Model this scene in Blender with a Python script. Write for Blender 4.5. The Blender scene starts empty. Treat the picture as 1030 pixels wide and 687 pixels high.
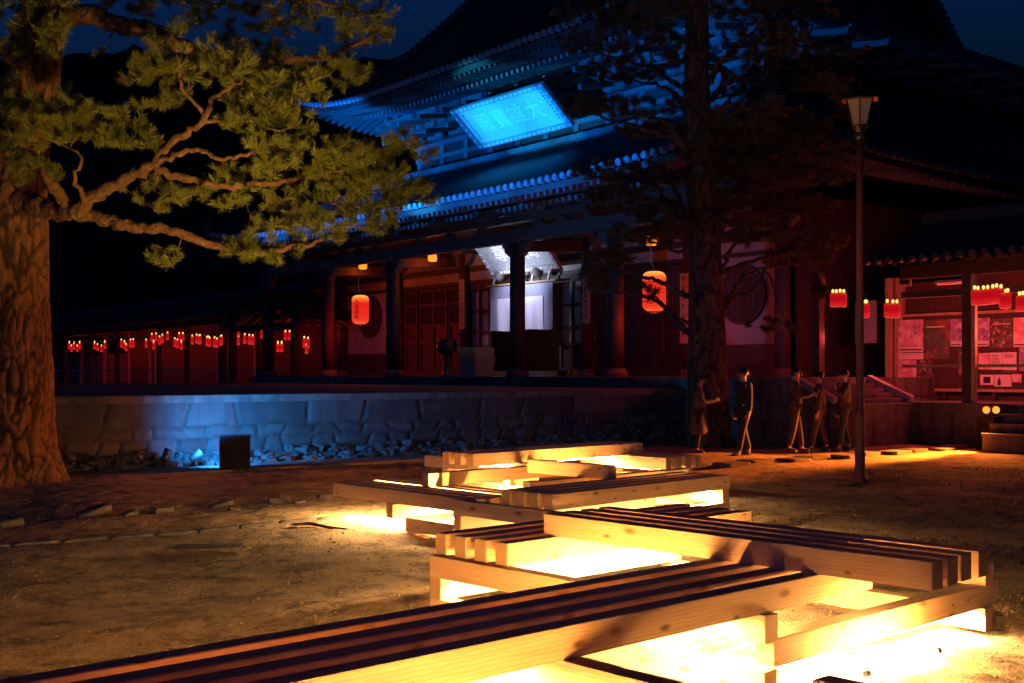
SKY, LK, PINE = 4.3, 1.0, 1700
import bpy, bmesh, math, random
import numpy as np
from mathutils import Vector, Matrix, noise

sc = bpy.context.scene
COL = sc.collection
R = math.radians
F, CX, V0, H = 1170.0, 515.0, 375.0, 1.6

# ------------------------------------------------------------------ geometry of the place
def WP(u, v, Y):                      # a surveyed point at distance Y
    return Vector(((u - CX) / F * Y, Y, H + (V0 - v) / F * Y))
O2 = (6.33, 32.2)
E1 = (0.6215, -0.7834)
NN = (0.7834, 0.6215)
TROT = math.atan2(E1[1], E1[0])
def S(u, y):                          # coordinate along the temple front for bearing u on the line local y
    k = (u - CX) / F
    return (k * (O2[1] + NN[1] * y) - O2[0] - NN[0] * y) / (E1[0] - k * E1[1])
def L2W(s, y, z=0):
    return Vector((O2[0] + s * E1[0] + y * NN[0], O2[1] + s * E1[1] + y * NN[1], z))
def ZV(v, s, y):
    return H + (V0 - v) / F * L2W(s, y).y

# ------------------------------------------------------------------ helpers
def tag(o, label=None, cat=None, group=None, kind=None):
    if label: o['label'] = label
    if cat: o['category'] = cat
    if group: o['group'] = group
    if kind: o['kind'] = kind
    return o
def empty(name, loc=(0, 0, 0), rz=0.0, label=None, cat=None, group=None):
    o = bpy.data.objects.new(name, None)
    COL.objects.link(o); o.location = loc; o.rotation_euler = (0, 0, rz); o.empty_display_size = 0.1
    return tag(o, label, cat, group)
def children(o):
    return [c for c in list(COL.objects) if c.parent == o]
def copy_tree(o, loc=None, rz=None, label=None, parent=None):
    c = o.copy(); COL.objects.link(c); c.parent = parent
    if loc is not None: c.location = loc
    if rz is not None: c.rotation_euler = (c.rotation_euler[0], c.rotation_euler[1], rz)
    if label: c['label'] = label
    for ch in children(o): copy_tree(ch, parent=c)
    return c

class MB:
    def __init__(s): s.v = []; s.f = []
    def add(s, vs, fs):
        n = len(s.v); s.v += [tuple(p) for p in vs]; s.f += [tuple(i + n for i in f) for f in fs]; return s
    def box(s, x0, x1, y0, y1, z0, z1):
        return s.add([(x0,y0,z0),(x1,y0,z0),(x1,y1,z0),(x0,y1,z0),(x0,y0,z1),(x1,y0,z1),(x1,y1,z1),(x0,y1,z1)],
                     [(0,3,2,1),(4,5,6,7),(0,1,5,4),(1,2,6,5),(2,3,7,6),(3,0,4,7)])
    def mbox(s, M, sx, sy, sz):           # box of size centred, transformed
        P = [M @ Vector((a*sx/2, b*sy/2, c*sz/2)) for c in (-1,1) for a, b in ((-1,-1),(1,-1),(1,1),(-1,1))]
        return s.add(P, [(0,3,2,1),(4,5,6,7),(0,1,5,4),(1,2,6,5),(2,3,7,6),(3,0,4,7)])
    def bar(s, a, b, w, h=None):          # square bar between two points
        a, b = Vector(a), Vector(b); d = b - a
        q = d.to_track_quat('X', 'Z').to_matrix().to_4x4()
        M = Matrix.Translation((a + b) / 2) @ q
        return s.mbox(M, d.length, w, h or w)
    def tube(s, pts, rad, seg=8, cap=True):
        pts = [Vector(p) for p in pts]; n = len(pts)
        if not hasattr(rad, '__len__'): rad = [rad] * n
        ref = Vector((0.13, 0.21, 1)).normalized(); vs = []; prev = None
        for i, p in enumerate(pts):
            t = (pts[min(i+1, n-1)] - pts[max(i-1, 0)])
            t = t.normalized() if t.length > 1e-9 else Vector((0,0,1))
            if prev is None:
                r0 = ref if abs(t.dot(ref)) < .9 else Vector((1, .1, 0)).normalized()
                a = t.cross(r0).normalized()
            else:
                a = (prev - t * prev.dot(t)); a = a.normalized() if a.length > 1e-6 else t.orthogonal().normalized()
            prev = a; b = t.cross(a)
            for k in range(seg):
                th = 2 * math.pi * k / seg
                vs.append(p + (a * math.cos(th) + b * math.sin(th)) * rad[i])
        fs = [(i*seg+k, i*seg+(k+1) % seg, (i+1)*seg+(k+1) % seg, (i+1)*seg+k) for i in range(n-1) for k in range(seg)]
        if cap: fs += [tuple(range(seg-1, -1, -1)), tuple((n-1)*seg+k for k in range(seg))]
        return s.add(vs, fs)
    def lathe(s, prof, c=(0,0,0), seg=16, axis='Z', rot=0):
        vs = []
        for r, h in prof:
            for k in range(seg):
                th = 2*math.pi*k/seg + rot
                p = (r*math.cos(th), r*math.sin(th), h) if axis == 'Z' else (r*math.cos(th), h, r*math.sin(th))
                vs.append((p[0]+c[0], p[1]+c[1], p[2]+c[2]))
        n = len(prof)
        fs = [(i*seg+k, i*seg+(k+1) % seg, (i+1)*seg+(k+1) % seg, (i+1)*seg+k) for i in range(n-1) for k in range(seg)]
        fs += [tuple(range(seg-1, -1, -1)), tuple((n-1)*seg+k for k in range(seg))]
        return s.add(vs, fs)
    def prism(s, poly, y0, y1):           # polygon in xz extruded along y
        n = len(poly)
        vs = [(x, y0, z) for x, z in poly] + [(x, y1, z) for x, z in poly]
        fs = [tuple(range(n)), tuple(range(2*n-1, n-1, -1))] + [(i, i+n, (i+1) % n + n, (i+1) % n) for i in range(n)]
        return s.add(vs, fs)
    def build(s, name, mat=None, parent=None, smooth=False, bevel=0, loc=None, rz=None, kind=None, norm=True):
        me = bpy.data.meshes.new(name); me.from_pydata(s.v, [], s.f); me.update()
        if norm:
            bm = bmesh.new(); bm.from_mesh(me); bmesh.ops.recalc_face_normals(bm, faces=bm.faces); bm.to_mesh(me); bm.free()
        if smooth: me.polygons.foreach_set('use_smooth', [True] * len(me.polygons))
        if mat: me.materials.append(mat)
        o = bpy.data.objects.new(name, me); COL.objects.link(o)
        if parent: o.parent = parent
        if loc is not None: o.location = loc
        if rz is not None: o.rotation_euler = (0, 0, rz)
        if bevel:
            m = o.modifiers.new('b', 'BEVEL'); m.width = bevel; m.segments = 2; m.limit_method = 'ANGLE'
        if kind: o['kind'] = kind
        return o

def text_mesh(name, body, size, mat, parent, M, ext=0.004, spacing=1.0, vertical=False):
    cu = bpy.data.curves.new(name, 'FONT'); cu.size = size; cu.extrude = ext
    cu.align_x = 'CENTER'; cu.align_y = 'CENTER'
    if vertical:
        cu.body = '\n'.join(body); cu.space_line = spacing
    else:
        cu.body = body; cu.space_character = spacing
    t = bpy.data.objects.new(name, cu); COL.objects.link(t)
    dg = bpy.context.evaluated_depsgraph_get()
    me = bpy.data.meshes.new_from_object(t.evaluated_get(dg))
    bpy.data.objects.remove(t); bpy.data.curves.remove(cu)
    me.transform(M); me.name = name; me.materials.clear(); me.materials.append(mat)
    o = bpy.data.objects.new(name, me); COL.objects.link(o); o.parent = parent
    return o

# ------------------------------------------------------------------ materials
class NT:
    def __init__(s, name):
        s.m = bpy.data.materials.new(name); s.m.use_nodes = True
        s.t = s.m.node_tree; s.b = s.t.nodes['Principled BSDF']; s.out = s.t.nodes['Material Output']
    def n(s, typ, **kw):
        x = s.t.nodes.new(typ)
        for k, v in kw.items():
            if k[0] == '_': setattr(x, k[1:], v)
            else: x.inputs[k.replace('__', ' ')].default_value = v
        return x
    def l(s, a, b): s.t.links.new(a, b)
    def coord(s, scale=(1,1,1), kind='Object', rnd=False):
        c = s.n('ShaderNodeTexCoord'); m = s.n('ShaderNodeMapping'); m.inputs['Scale'].default_value = scale
        s.l(c.outputs[kind], m.inputs['Vector'])
        if rnd:
            oi = s.n('ShaderNodeObjectInfo'); mu = s.n('ShaderNodeVectorMath', _operation='SCALE'); mu.inputs[0].default_value = (37, 17, 29)
            s.l(oi.outputs['Random'], mu.inputs['Scale']); s.l(mu.outputs[0], m.inputs['Location'])
        return m.outputs[0]
    def noise(s, vec, scale=5, detail=6, rough=.6, dist=0):
        x = s.n('ShaderNodeTexNoise', Scale=scale, Detail=detail, Roughness=rough, Distortion=dist); s.l(vec, x.inputs['Vector']); return x.outputs['Fac']
    def ramp(s, fac, stops):
        x = s.n('ShaderNodeValToRGB'); e = x.color_ramp.elements
        while len(e) < len(stops): e.new(.5)
        for i, (p, c) in enumerate(stops):
            e[i].position = p; e[i].color = (c, c, c, 1) if not hasattr(c, '__len__') else tuple(c) + (1,)
        s.l(fac, x.inputs['Fac']); return x.outputs['Color']
    def mix(s, fac, a, b, mode='MIX'):
        x = s.n('ShaderNodeMix', _data_type='RGBA', _blend_type=mode)
        for inp, val in ((x.inputs[0], fac), (x.inputs[6], a), (x.inputs[7], b)):
            if hasattr(val, 'is_linked'): s.l(val, inp)
            elif hasattr(val, '__len__'): inp.default_value = tuple(val) + (1,)
            else: inp.default_value = val
        return x.outputs[2]
    def bump(s, h, strength=.3, dist=.02):
        x = s.n('ShaderNodeBump', Strength=strength, Distance=dist); s.l(h, x.inputs['Height']); s.l(x.outputs[0], s.b.inputs['Normal'])
    def base(s, c):
        if hasattr(c, 'is_linked'): s.l(c, s.b.inputs['Base Color'])
        else: s.b.inputs['Base Color'].default_value = tuple(c) + (1,)
    def rough(s, r): s.b.inputs['Roughness'].default_value = r; return s

def simple(name, c1, c2=None, scale=6, rough=.7, bump=.2, stretch=(1,1,1), metal=0, dist=.01, rnd=False):
    n = NT(name); v = n.coord(stretch, rnd=rnd); f = n.noise(v, scale)
    c2 = c2 or tuple(x*.55 for x in c1)
    n.base(n.ramp(f, [(.3, c2), (.7, c1)])); n.rough(rough); n.b.inputs['Metallic'].default_value = metal
    if bump: n.bump(f, bump, dist)
    return n.m
def emit(name, col, strength, base=(.1,.1,.1)):
    n = NT(name); n.base(base); n.b.inputs['Emission Color'].default_value = tuple(col) + (1,); n.b.inputs['Emission Strength'].default_value = strength
    n.rough(.6); return n.m

def pine_wood():
    n = NT('fresh_pine_wood')
    v = n.coord((.55, 9, 9), rnd=True)
    g = n.noise(v, 3.2, 8, .62, 1.2)
    v2 = n.coord((.25, 1.7, 1.7), rnd=True); wv = n.n('ShaderNodeTexWave', _wave_type='RINGS', _rings_direction='X', Scale=11, Distortion=2.2, Detail=3)
    wv.inputs['Detail Scale'].default_value = 1.2
    n.l(v2, wv.inputs['Vector'])
    col = n.ramp(g, [(.25, (.56,.36,.17)), (.55, (.74,.53,.29)), (.8, (.8,.6,.35))])
    col = n.mix(n.ramp(wv.outputs['Fac'], [(.0, .0), (.85, .12), (1, .5)]), col, (.45,.26,.11))
    # knots: laid out on each long face, so they read as round branch marks
    tcn = n.n('ShaderNodeTexCoord'); sn = n.n('ShaderNodeSeparateXYZ'); n.l(tcn.outputs['Normal'], sn.inputs[0])
    so_ = n.n('ShaderNodeSeparateXYZ'); n.l(tcn.outputs['Object'], so_.inputs[0])
    def mth(op, p, q=None):
        x = n.n('ShaderNodeMath', _operation=op)
        for i, v_ in enumerate((p, q)):
            if v_ is None: continue
            if hasattr(v_, 'is_linked'): n.l(v_, x.inputs[i])
            else: x.inputs[i].default_value = v_
        return x.outputs[0]
    an, bn, ex = mth('ABSOLUTE', sn.outputs[2]), mth('ABSOLUTE', sn.outputs[1]), mth('ABSOLUTE', sn.outputs[0])
    face = mth('ADD', mth('MULTIPLY', so_.outputs[1], an), mth('MULTIPLY', so_.outputs[2], bn))
    side = mth('MULTIPLY', sn.outputs[1], 3.7)
    oi0 = n.n('ShaderNodeObjectInfo'); cb = n.n('ShaderNodeCombineXYZ')
    n.l(mth('ADD', mth('MULTIPLY', so_.outputs[0], 3.4), mth('MULTIPLY', oi0.outputs['Random'], 91.0)), cb.inputs[0])
    n.l(mth('ADD', mth('MULTIPLY', face, 8.5), mth('ADD', side, mth('MULTIPLY', oi0.outputs['Random'], 37.0))), cb.inputs[1])
    vo = n.n('ShaderNodeTexVoronoi', Scale=1.0, Randomness=.9, _voronoi_dimensions='2D'); n.l(cb.outputs[0], vo.inputs['Vector'])
    sel = n.n('ShaderNodeSeparateColor'); n.l(vo.outputs['Color'], sel.inputs[0])
    size = mth('ADD', mth('MULTIPLY', sel.outputs[1], 1.1), .45)
    kd = mth('DIVIDE', vo.outputs['Distance'], size)
    kn = n.ramp(kd, [(.0, 1), (.07, .92), (.095, .4), (.16, 0)])
    pick = n.ramp(sel.outputs[0], [(.5, 0), (.52, 1)])
    notend = n.ramp(ex, [(.4, 1), (.6, 0)])
    kf = n.mix(1.0, n.mix(1.0, kn, pick, 'MULTIPLY'), notend, 'MULTIPLY')
    col = n.mix(kf, col, (.15,.045,.015))
    # end grain: growth rings
    ve = n.coord((1, 1, 1)); me_ = n.n('ShaderNodeMapping'); me_.inputs['Location'].default_value = (0, .03, .05); n.l(ve, me_.inputs['Vector'])
    we = n.n('ShaderNodeTexWave', _wave_type='RINGS', _rings_direction='X', Scale=32, Distortion=1.5, Detail=2); n.l(me_.outputs[0], we.inputs['Vector'])
    col = n.mix(n.ramp(ex, [(.4, 0), (.6, 1)]), col, n.ramp(we.outputs['Fac'], [(.1, (.60,.40,.19)), (.9, (.42,.25,.11))]))
    # drying cracks
    vc = n.coord((.35, 5.5, 5.5), rnd=True); cr = n.noise(vc, 1.1, 5, .55, .4)
    ck = n.ramp(cr, [(.492, 0), (.499, 1), (.503, 1), (.51, 0)])
    ckm = n.ramp(n.noise(n.coord((.8,1,1), rnd=True), 1.3, 1), [(.56, 0), (.62, .75)])
    col = n.mix(n.mix(1.0, ck, ckm, 'MULTIPLY'), col, (.12,.05,.02))
    big = n.noise(n.coord((1.2,2,2), rnd=True), 1.6, 3)
    col = n.mix(n.ramp(big, [(.35, .0), (.75, .3)]), col, (.5,.3,.13))
    oi = n.n('ShaderNodeObjectInfo'); col = n.mix(n.ramp(oi.outputs['Random'], [(0, 0), (1, .28)]), col, (.55,.32,.15))
    n.base(col); n.rough(.62); n.bump(g, .25, .004); return n.m
def bark():
    n = NT('pine_bark'); v = n.coord((1,1,1)); f = n.noise(v, 9, 8, .7)
    a = n.n('ShaderNodeAttribute', _attribute_name='crack')
    col = n.ramp(f, [(.3, (.085,.045,.025)), (.6, (.21,.11,.05)), (.8, (.31,.18,.09))])
    col = n.mix(n.ramp(n.noise(n.coord((1,1,.45)), 26, 6, .8), [(.42,0),(.62,.65)]), col, (.06,.03,.015)); col = n.mix(a.outputs['Fac'], col, (.012,.007,.005)); n.base(col); n.rough(.9); n.bump(n.noise(n.coord((1,1,.5)), 34, 8, .85), 1.0, .03); return n.m
def limb_bark():
    n = NT('limb_bark'); v = n.coord((1,1,1)); f = n.noise(v, 11, 8, .75)
    vo = n.n('ShaderNodeTexVoronoi', Scale=14); n.l(v, vo.inputs['Vector'])
    n.base(n.ramp(f, [(.35, (.035,.02,.012)), (.55, (.10,.058,.03)), (.75, (.24,.155,.09))])); n.rough(.9); n.bump(n.mix(.5, f, vo.outputs['Distance']), .9, .05); return n.m
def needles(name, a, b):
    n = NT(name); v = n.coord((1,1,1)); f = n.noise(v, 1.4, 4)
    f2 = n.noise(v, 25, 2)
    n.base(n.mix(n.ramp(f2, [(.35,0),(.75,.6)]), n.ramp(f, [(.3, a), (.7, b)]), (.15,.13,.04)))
    n.rough(.45); n.b.inputs['Subsurface Weight'].default_value = 0
    tr = n.n('ShaderNodeBsdfTranslucent'); tr.inputs['Color'].default_value = (.12,.16,.03,1)
    mx = n.n('ShaderNodeMixShader'); mx.inputs[0].default_value = .22
    n.l(n.b.outputs[0], mx.inputs[1]); n.l(tr.outputs[0], mx.inputs[2]); n.l(mx.outputs[0], n.out.inputs['Surface']); return n.m
def ground_mat():
    n = NT('packed_gravelly_earth'); v = n.coord((1,1,1))
    big = n.noise(v, .55, 6, .6); mid = n.noise(v, 3.1, 7, .7); fine = n.noise(v, 60, 4, .8)
    vo = n.n('ShaderNodeTexVoronoi', Scale=55); n.l(v, vo.inputs['Vector'])
    c = n.ramp(mid, [(.36, (.10,.06,.028)), (.47, (.36,.235,.11)), (.70, (.60,.42,.21))])
    c = n.mix(n.ramp(big, [(.44, 0), (.62, .65)]), c, (.15,.095,.035))
    c = n.mix(n.ramp(fine, [(.3, .0), (.8, .6)]), c, (.74,.55,.31))
    patch = n.noise(n.coord((1,1,1)), 2.1, 10, .78, .3); c = n.mix(n.ramp(patch, [(.50,0),(.60,.8)]), c, (.055,.035,.016))
    c = n.mix(n.ramp(vo.outputs['Distance'], [(.0, .6), (.35, 0)]), c, (.05,.035,.02))
    n.base(c); n.rough(.95)
    h = n.mix(.5, fine, vo.outputs['Distance']); h = n.mix(.4, h, mid); n.bump(h, 1.0, .035); return n.m
def stone_mat(name, a, b, c, attr=True, rough=.85):
    n = NT(name); v = n.coord((1,1,1)); f = n.noise(v, 5, 8, .7); st = n.noise(n.coord((2.2,2.2,.35)), 1.6, 5, .6)
    col = n.ramp(f, [(.3, a), (.7, b)])
    if attr:
        at = n.n('ShaderNodeAttribute', _attribute_name='tone'); col = n.mix(at.outputs['Fac'], col, c)
        gr = n.n('ShaderNodeAttribute', _attribute_name='crack'); col = n.mix(gr.outputs['Fac'], col, (.02,.018,.015))
    col = n.mix(n.ramp(st, [(.46, 0), (.66, .8)]), col, (.03,.03,.028))
    n.base(col); n.rough(rough); n.bump(n.noise(v, 24, 8, .75), .5, .02); return n.m

M = {}
M['pine'] = pine_wood(); M['bark'] = bark(); M['limb'] = limb_bark()
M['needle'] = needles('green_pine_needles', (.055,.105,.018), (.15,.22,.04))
M['needle_dim'] = needles('dim_lit_pine_needles', (.06,.045,.02), (.12,.07,.03))  # dim reddish light put into the right pine's needle colour
M['ground'] = ground_mat()
M['stone'] = stone_mat('terrace_stone', (.018,.017,.016), (.052,.050,.047), (.075,.07,.064))
M['podium'] = stone_mat('podium_stone', (.07,.055,.045), (.16,.125,.1), (.2,.165,.13))
M['slab'] = stone_mat('paving_stone', (.07,.06,.05), (.17,.145,.12), (.2,.17,.15), attr=False)
M['rubble'] = simple('rubble_stone', (.07,.067,.063), (.05,.048,.045), 9, .9, .6)
M['pebble'] = simple('pebbles', (.40,.28,.16), (.13,.085,.045), 30, .8, .2)
M['wood'] = simple('weathered_temple_wood', (.075,.042,.028), (.028,.016,.011), 5, .7, .35, (6,6,1), rnd=True)
M['wood2'] = simple('dark_temple_wood', (.06,.036,.026), (.026,.016,.012), 5, .6, .3, (1,6,6))
M['bluewood'] = simple('eave_timber', (.17,.15,.13), (.07,.06,.055), 7, .7, .4, (1,3,3))
M['plaster'] = simple('aged_plaster', (.38,.33,.28), (.27,.23,.2), 2.5, .9, .1)
M['tile'] = simple('grey_roof_tile', (.055,.055,.06), (.025,.025,.03), 8, .5, .3)
M['tile_end'] = simple('round_eave_tile', (.42,.42,.43), (.2,.2,.21), 14, .6, .5)
M['tablet'] = simple('hanging_tablet_wood', (.5,.36,.2), (.3,.2,.11), 8, .6, .2, (4,4,1))
M['ink'] = simple('black_ink', (.02,.018,.018), (.01,.01,.01), 10, .6, 0)
M['plaque'] = simple('pale_painted_board', (.62,.62,.62), (.4,.42,.44), 16, .6, .4)
M['gilt'] = simple('faded_gilt', (.88,.86,.8), (.7,.68,.62), 20, .45, .1)
M['frame_c'] = simple('carved_frame', (.5,.48,.45), (.14,.13,.12), 22, .6, .8)
M['cloth'] = simple('white_cotton', (.66,.66,.72), (.54,.54,.6), 3, .9, .15, (6,1,.5))
M['cloth_b'] = simple('grey_blue_cotton', (.27,.28,.36), (.2,.21,.28), 3, .9, .15, (6,1,.5))
M['rust'] = simple('rust_red_painted_steel', (.23,.075,.045), (.14,.04,.025), 12, .5, .15)
M['bronze'] = simple('dark_bronze_metal', (.10,.06,.035), (.05,.03,.02), 15, .4, .15, metal=.6)
M['black'] = simple('black_metal', (.03,.03,.032), (.015,.015,.016), 10, .45, .1)
M['boxcloth'] = simple('black_board_box', (.022,.02,.022), (.012,.011,.012), 6, .8, .15)
M['boxcloth'].node_tree.nodes['Principled BSDF'].inputs['Specular IOR Level'].default_value = .08
M['vermil'] = simple('vermilion_paint', (.5,.06,.03), (.3,.03,.02), 8, .5, .1)
M['hill'] = simple('night_forest', (.012,.016,.010), (.004,.005,.004), .4, .95, 0)
M['skin'] = simple('skin', (.52,.33,.24), (.45,.28,.2), 8, .5, .02)
M['hair'] = simple('black_hair', (.02,.016,.014), (.01,.008,.007), 30, .4, .2)
M['led'] = emit('warm_led_tube', (1.0, .45, .115), 760)
M['led_down'] = emit('warm_led_strip', (1.0, .58, .23), 1050)
M['redlamp'] = None
# ------------------------------------------------------------------ camera, world, sun
cam = bpy.data.cameras.new('camera'); co = bpy.data.objects.new('camera', cam); COL.objects.link(co)
cam.lens = F / 1030 * 36; cam.sensor_width = 36; cam.shift_y = (V0 - 343.5) / 1030
cam.clip_start = .1; cam.clip_end = 3000
co.location = (0, 0, H); co.rotation_euler = (R(90), 0, 0); sc.camera = co

w = bpy.data.worlds.new("World"); sc.world = w; w.use_nodes = True
nt = w.node_tree; bg = nt.nodes['Background']
sky = nt.nodes.new('ShaderNodeTexSky'); sky.sky_type = 'NISHITA'; sky.sun_disc = False
sky.sun_elevation = R(-4); sky.sun_rotation = R(200); sky.altitude = 100
mx = nt.nodes.new('ShaderNodeMix'); mx.data_type = 'RGBA'; mx.blend_type = 'MULTIPLY'; mx.inputs[0].default_value = 1
mx.inputs[7].default_value = (.02, .22, 1.0, 1)
nt.links.new(sky.outputs[0], mx.inputs[6]); tc = nt.nodes.new('ShaderNodeTexCoord'); sx = nt.nodes.new('ShaderNodeSeparateXYZ'); nt.links.new(tc.outputs['Generated'], sx.inputs[0])
rp0 = nt.nodes.new('ShaderNodeValToRGB'); rp0.color_ramp.elements[0].position = .31; rp0.color_ramp.elements[0].color = (1,1,1,1)
rp0.color_ramp.elements[1].position = .42; rp0.color_ramp.elements[1].color = (.02,.02,.02,1)
for p_, c_ in ((.10, .03), (.2, 1.0)):
    e_ = rp0.color_ramp.elements.new(p_); e_.color = (c_, c_, c_, 1)
e_ = rp0.color_ramp.elements.new(0.0); e_.color = (.03, .03, .03, 1); nt.links.new(sx.outputs[2], rp0.inputs[0])
m2 = nt.nodes.new('ShaderNodeMix'); m2.data_type = 'RGBA'; m2.blend_type = 'MULTIPLY'; m2.inputs[0].default_value = 1
nt.links.new(mx.outputs[2], m2.inputs[6]); nt.links.new(rp0.outputs[0], m2.inputs[7]); nt.links.new(m2.outputs[2], bg.inputs['Color']); bg.inputs['Strength'].default_value = SKY
sd = bpy.data.lights.new('moonlight', 'SUN'); sd.energy = .003; sd.angle = R(.5); sd.color = (.6, .75, 1)
so = bpy.data.objects.new('moonlight', sd); COL.objects.link(so); so.rotation_euler = (R(50), 0, R(200))

def lamp(name, typ, loc, energy, color, target=None, spot=60, blend=.3, radius=.05, size=None):
    d = bpy.data.lights.new(name, typ); d.energy = energy; d.color = color
    if typ == 'SPOT': d.spot_size = R(spot); d.spot_blend = blend
    if typ == 'AREA':
        if size: d.shape = 'RECTANGLE'; d.size, d.size_y = size
    else: d.shadow_soft_size = radius
    o = bpy.data.objects.new(name, d); COL.objects.link(o); o.location = loc
    if target is not None:
        o.rotation_euler = (Vector(target) - Vector(loc)).to_track_quat('-Z', 'Y').to_euler()
    return o

# ------------------------------------------------------------------ ground
def gz(x, y):
    return .025*math.sin(x*.9+1.3)*math.cos(y*.7) + .012*math.sin(2.3*x+.5*y) + .01*math.sin(3.1*y-1.7*x)
def ax(lo, hi, fine_lo, fine_hi, step, n=26):
    a = list(np.arange(fine_lo, fine_hi + 1e-6, step))
    left = [fine_lo - (fine_lo - lo) * (i / n) ** 2.6 for i in range(n, 0, -1)]
    right = [fine_hi + (hi - fine_hi) * (i / n) ** 2.6 for i in range(1, n + 1)]
    return np.array(left + a + right)
xs = ax(-900, 900, -8, 9, .07); ys = ax(-60, 1500, 3, 21, .08)
X, Y = np.meshgrid(xs, ys)
rng = np.random.default_rng(5)
Z = .025*np.sin(X*.9+1.3)*np.cos(Y*.7) + .012*np.sin(2.3*X+.5*Y) + .01*np.sin(3.1*Y-1.7*X)
Z *= (np.abs(X) < 40) * (Y < 60)
Z += rng.normal(0, .0045, Z.shape) * ((np.abs(X) < 10) & (Y < 21))
nx, ny = len(xs), len(ys)
idx = np.arange(nx*ny).reshape(ny, nx)
me = bpy.data.meshes.new('ground')
me.from_pydata(np.stack([X.ravel(), Y.ravel(), Z.ravel()], 1).tolist(), [], np.stack([idx[:-1,:-1], idx[:-1,1:], idx[1:,1:], idx[1:,:-1]], -1).reshape(-1,4).tolist())
me.materials.append(M['ground']); me.polygons.foreach_set('use_smooth', [True]*len(me.polygons))
g = bpy.data.objects.new('ground', me); COL.objects.link(g); g['kind'] = 'structure'

# loose pebbles (nobody could count them)
rnd = random.Random(3)
mb = MB()
ico = [(0,0,1),(.9,0,.3),(.28,.85,.3),(-.72,.53,.3),(-.72,-.53,.3),(.28,-.85,.3),(0,0,-.6)]
icf = [(0,1,2),(0,2,3),(0,3,4),(0,4,5),(0,5,1),(6,2,1),(6,3,2),(6,4,3),(6,5,4),(6,1,5)]
for i in range(15000):
    y = 4.2 + 11*rnd.random()**1.5; x = rnd.uniform(-.47, .47)*y
    r = rnd.choice([.003,.003,.004,.004,.005,.007,.011]) * (1 + .05*y); th = rnd.random()*6.28; z = gz(x, y)
    c, s_ = math.cos(th), math.sin(th); q = rnd.uniform(.5, .9)
    mb.add([(x + r*(a*c-b*s_)*rnd.uniform(.8,1.2), y + r*(a*s_+b*c), z + r*q*h) for a, b, h in ico], icf)
tag(mb.build('gravel', M['pebble'], norm=False), 'loose pebbles and grit scattered over the bare earth', 'gravel', kind='stuff')

# fallen pine needles and leaf scraps
M['litter'] = simple('brown_leaf_litter', (.22,.12,.05), (.07,.035,.015), 20, .8, 0)
mb = MB()
for i in range(6000):
    y = 4.5 + 13*rnd.random(); x = rnd.uniform(-.46, .46)*y
    if noise.noise(Vector((x*.7, y*.7, 8))) < .02: continue
    z = gz(x, y)+.004; th = rnd.random()*6.28; L = rnd.uniform(.03,.09) if rnd.random() < .75 else rnd.uniform(.02,.035); wd = .0018*(1+.12*y) if L > .035 else .014
    c, s_ = math.cos(th), math.sin(th)
    mb.add([(x-s_*wd, y+c*wd, z), (x+c*L*.5+s_*wd, y+s_*L*.5-c*wd, z+.004), (x+c*L, y+s_*L, z+rnd.uniform(0,.012)), (x+c*L*.5-s_*wd, y+s_*L*.5+c*wd, z+.006)], [(0,1,2,3)])
tag(mb.build('leaf_litter', M['litter'], norm=False), 'brown fallen needles and leaf scraps lying in patches on the earth', 'leaves', kind='stuff')

# sparse grass to the right of the benches
M['grass'] = simple('dry_short_grass', (.085,.08,.025), (.03,.04,.012), 3, .7, 0)
mb = MB()
for i in range(16000):
    y = 6.5 + 13*rnd.random(); x = rnd.uniform(.28, .5)*y if rnd.random() < .7 else rnd.uniform(.16,.5)*y
    if noise.noise(Vector((x*.8, y*.8, 3))) < -.12: continue
    if x < 3.3 and y < 9.6: continue
    z = gz(x, y); th = rnd.random()*6.28; hgt = rnd.uniform(.015, .045); wd = .004; lx, ly = rnd.uniform(-.02,.02), rnd.uniform(-.02,.02)
    mb.add([(x-wd*math.cos(th), y-wd*math.sin(th), z), (x+wd*math.cos(th), y+wd*math.sin(th), z), (x+lx, y+ly, z+hgt)], [(0,1,2)])
tag(mb.build('grass', M['grass'], norm=False), 'short thin grass growing in the earth beyond the timber benches', 'grass', kind='stuff')

# low stone edging strips and loose edging stones on the left
def rock(mb, c, sx, sy, sz, rz, rnd, rough=.12):
    bm = bmesh.new(); bmesh.ops.create_cube(bm, size=1); bmesh.ops.bevel(bm, geom=bm.edges[:], offset=.12, segments=1, affect='EDGES')
    cs, sn = math.cos(rz), math.sin(rz); vs = []
    for v in bm.verts:
        p = v.co + Vector((rnd.uniform(-1,1), rnd.uniform(-1,1), rnd.uniform(-1,1))) * rough * .5
        x, y, z = p.x*sx, p.y*sy, p.z*sz
        vs.append((c[0]+x*cs-y*sn, c[1]+x*sn+y*cs, c[2]+z))
    bm.verts.index_update(); mb.add(vs, [tuple(v.index for v in f.verts) for f in bm.faces]); bm.free()
def GP(u, v):
    Yd = H*F/(v - V0); return Vector(((u-CX)/F*Yd, Yd, 0))
e0, e1 = GP(-40, 554), GP(356, 521)
nseg = 9
for i in range(nseg):
    mb = MB(); a = e0.lerp(e1, i/nseg); b = e0.lerp(e1, (i+.96)/nseg); m = (a+b)/2
    rock(mb, (0,0,0), (b-a).length, .09, .10, 0, rnd, .05)
    mb.build('kerb_stone', M['slab'], loc=(m.x, m.y, gz(m.x,m.y)-.018), rz=math.atan2(b.y-a.y, b.x-a.x)+rnd.uniform(-.02,.02), bevel=.008)
ks = [o for o in COL.objects if o.name.startswith('kerb_stone')]
for i, o in enumerate(ks):
    tag(o, 'long low kerb stone in the edging line across the earth left of the benches', 'kerb stone', 'kerb stones of the edging line')
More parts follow.
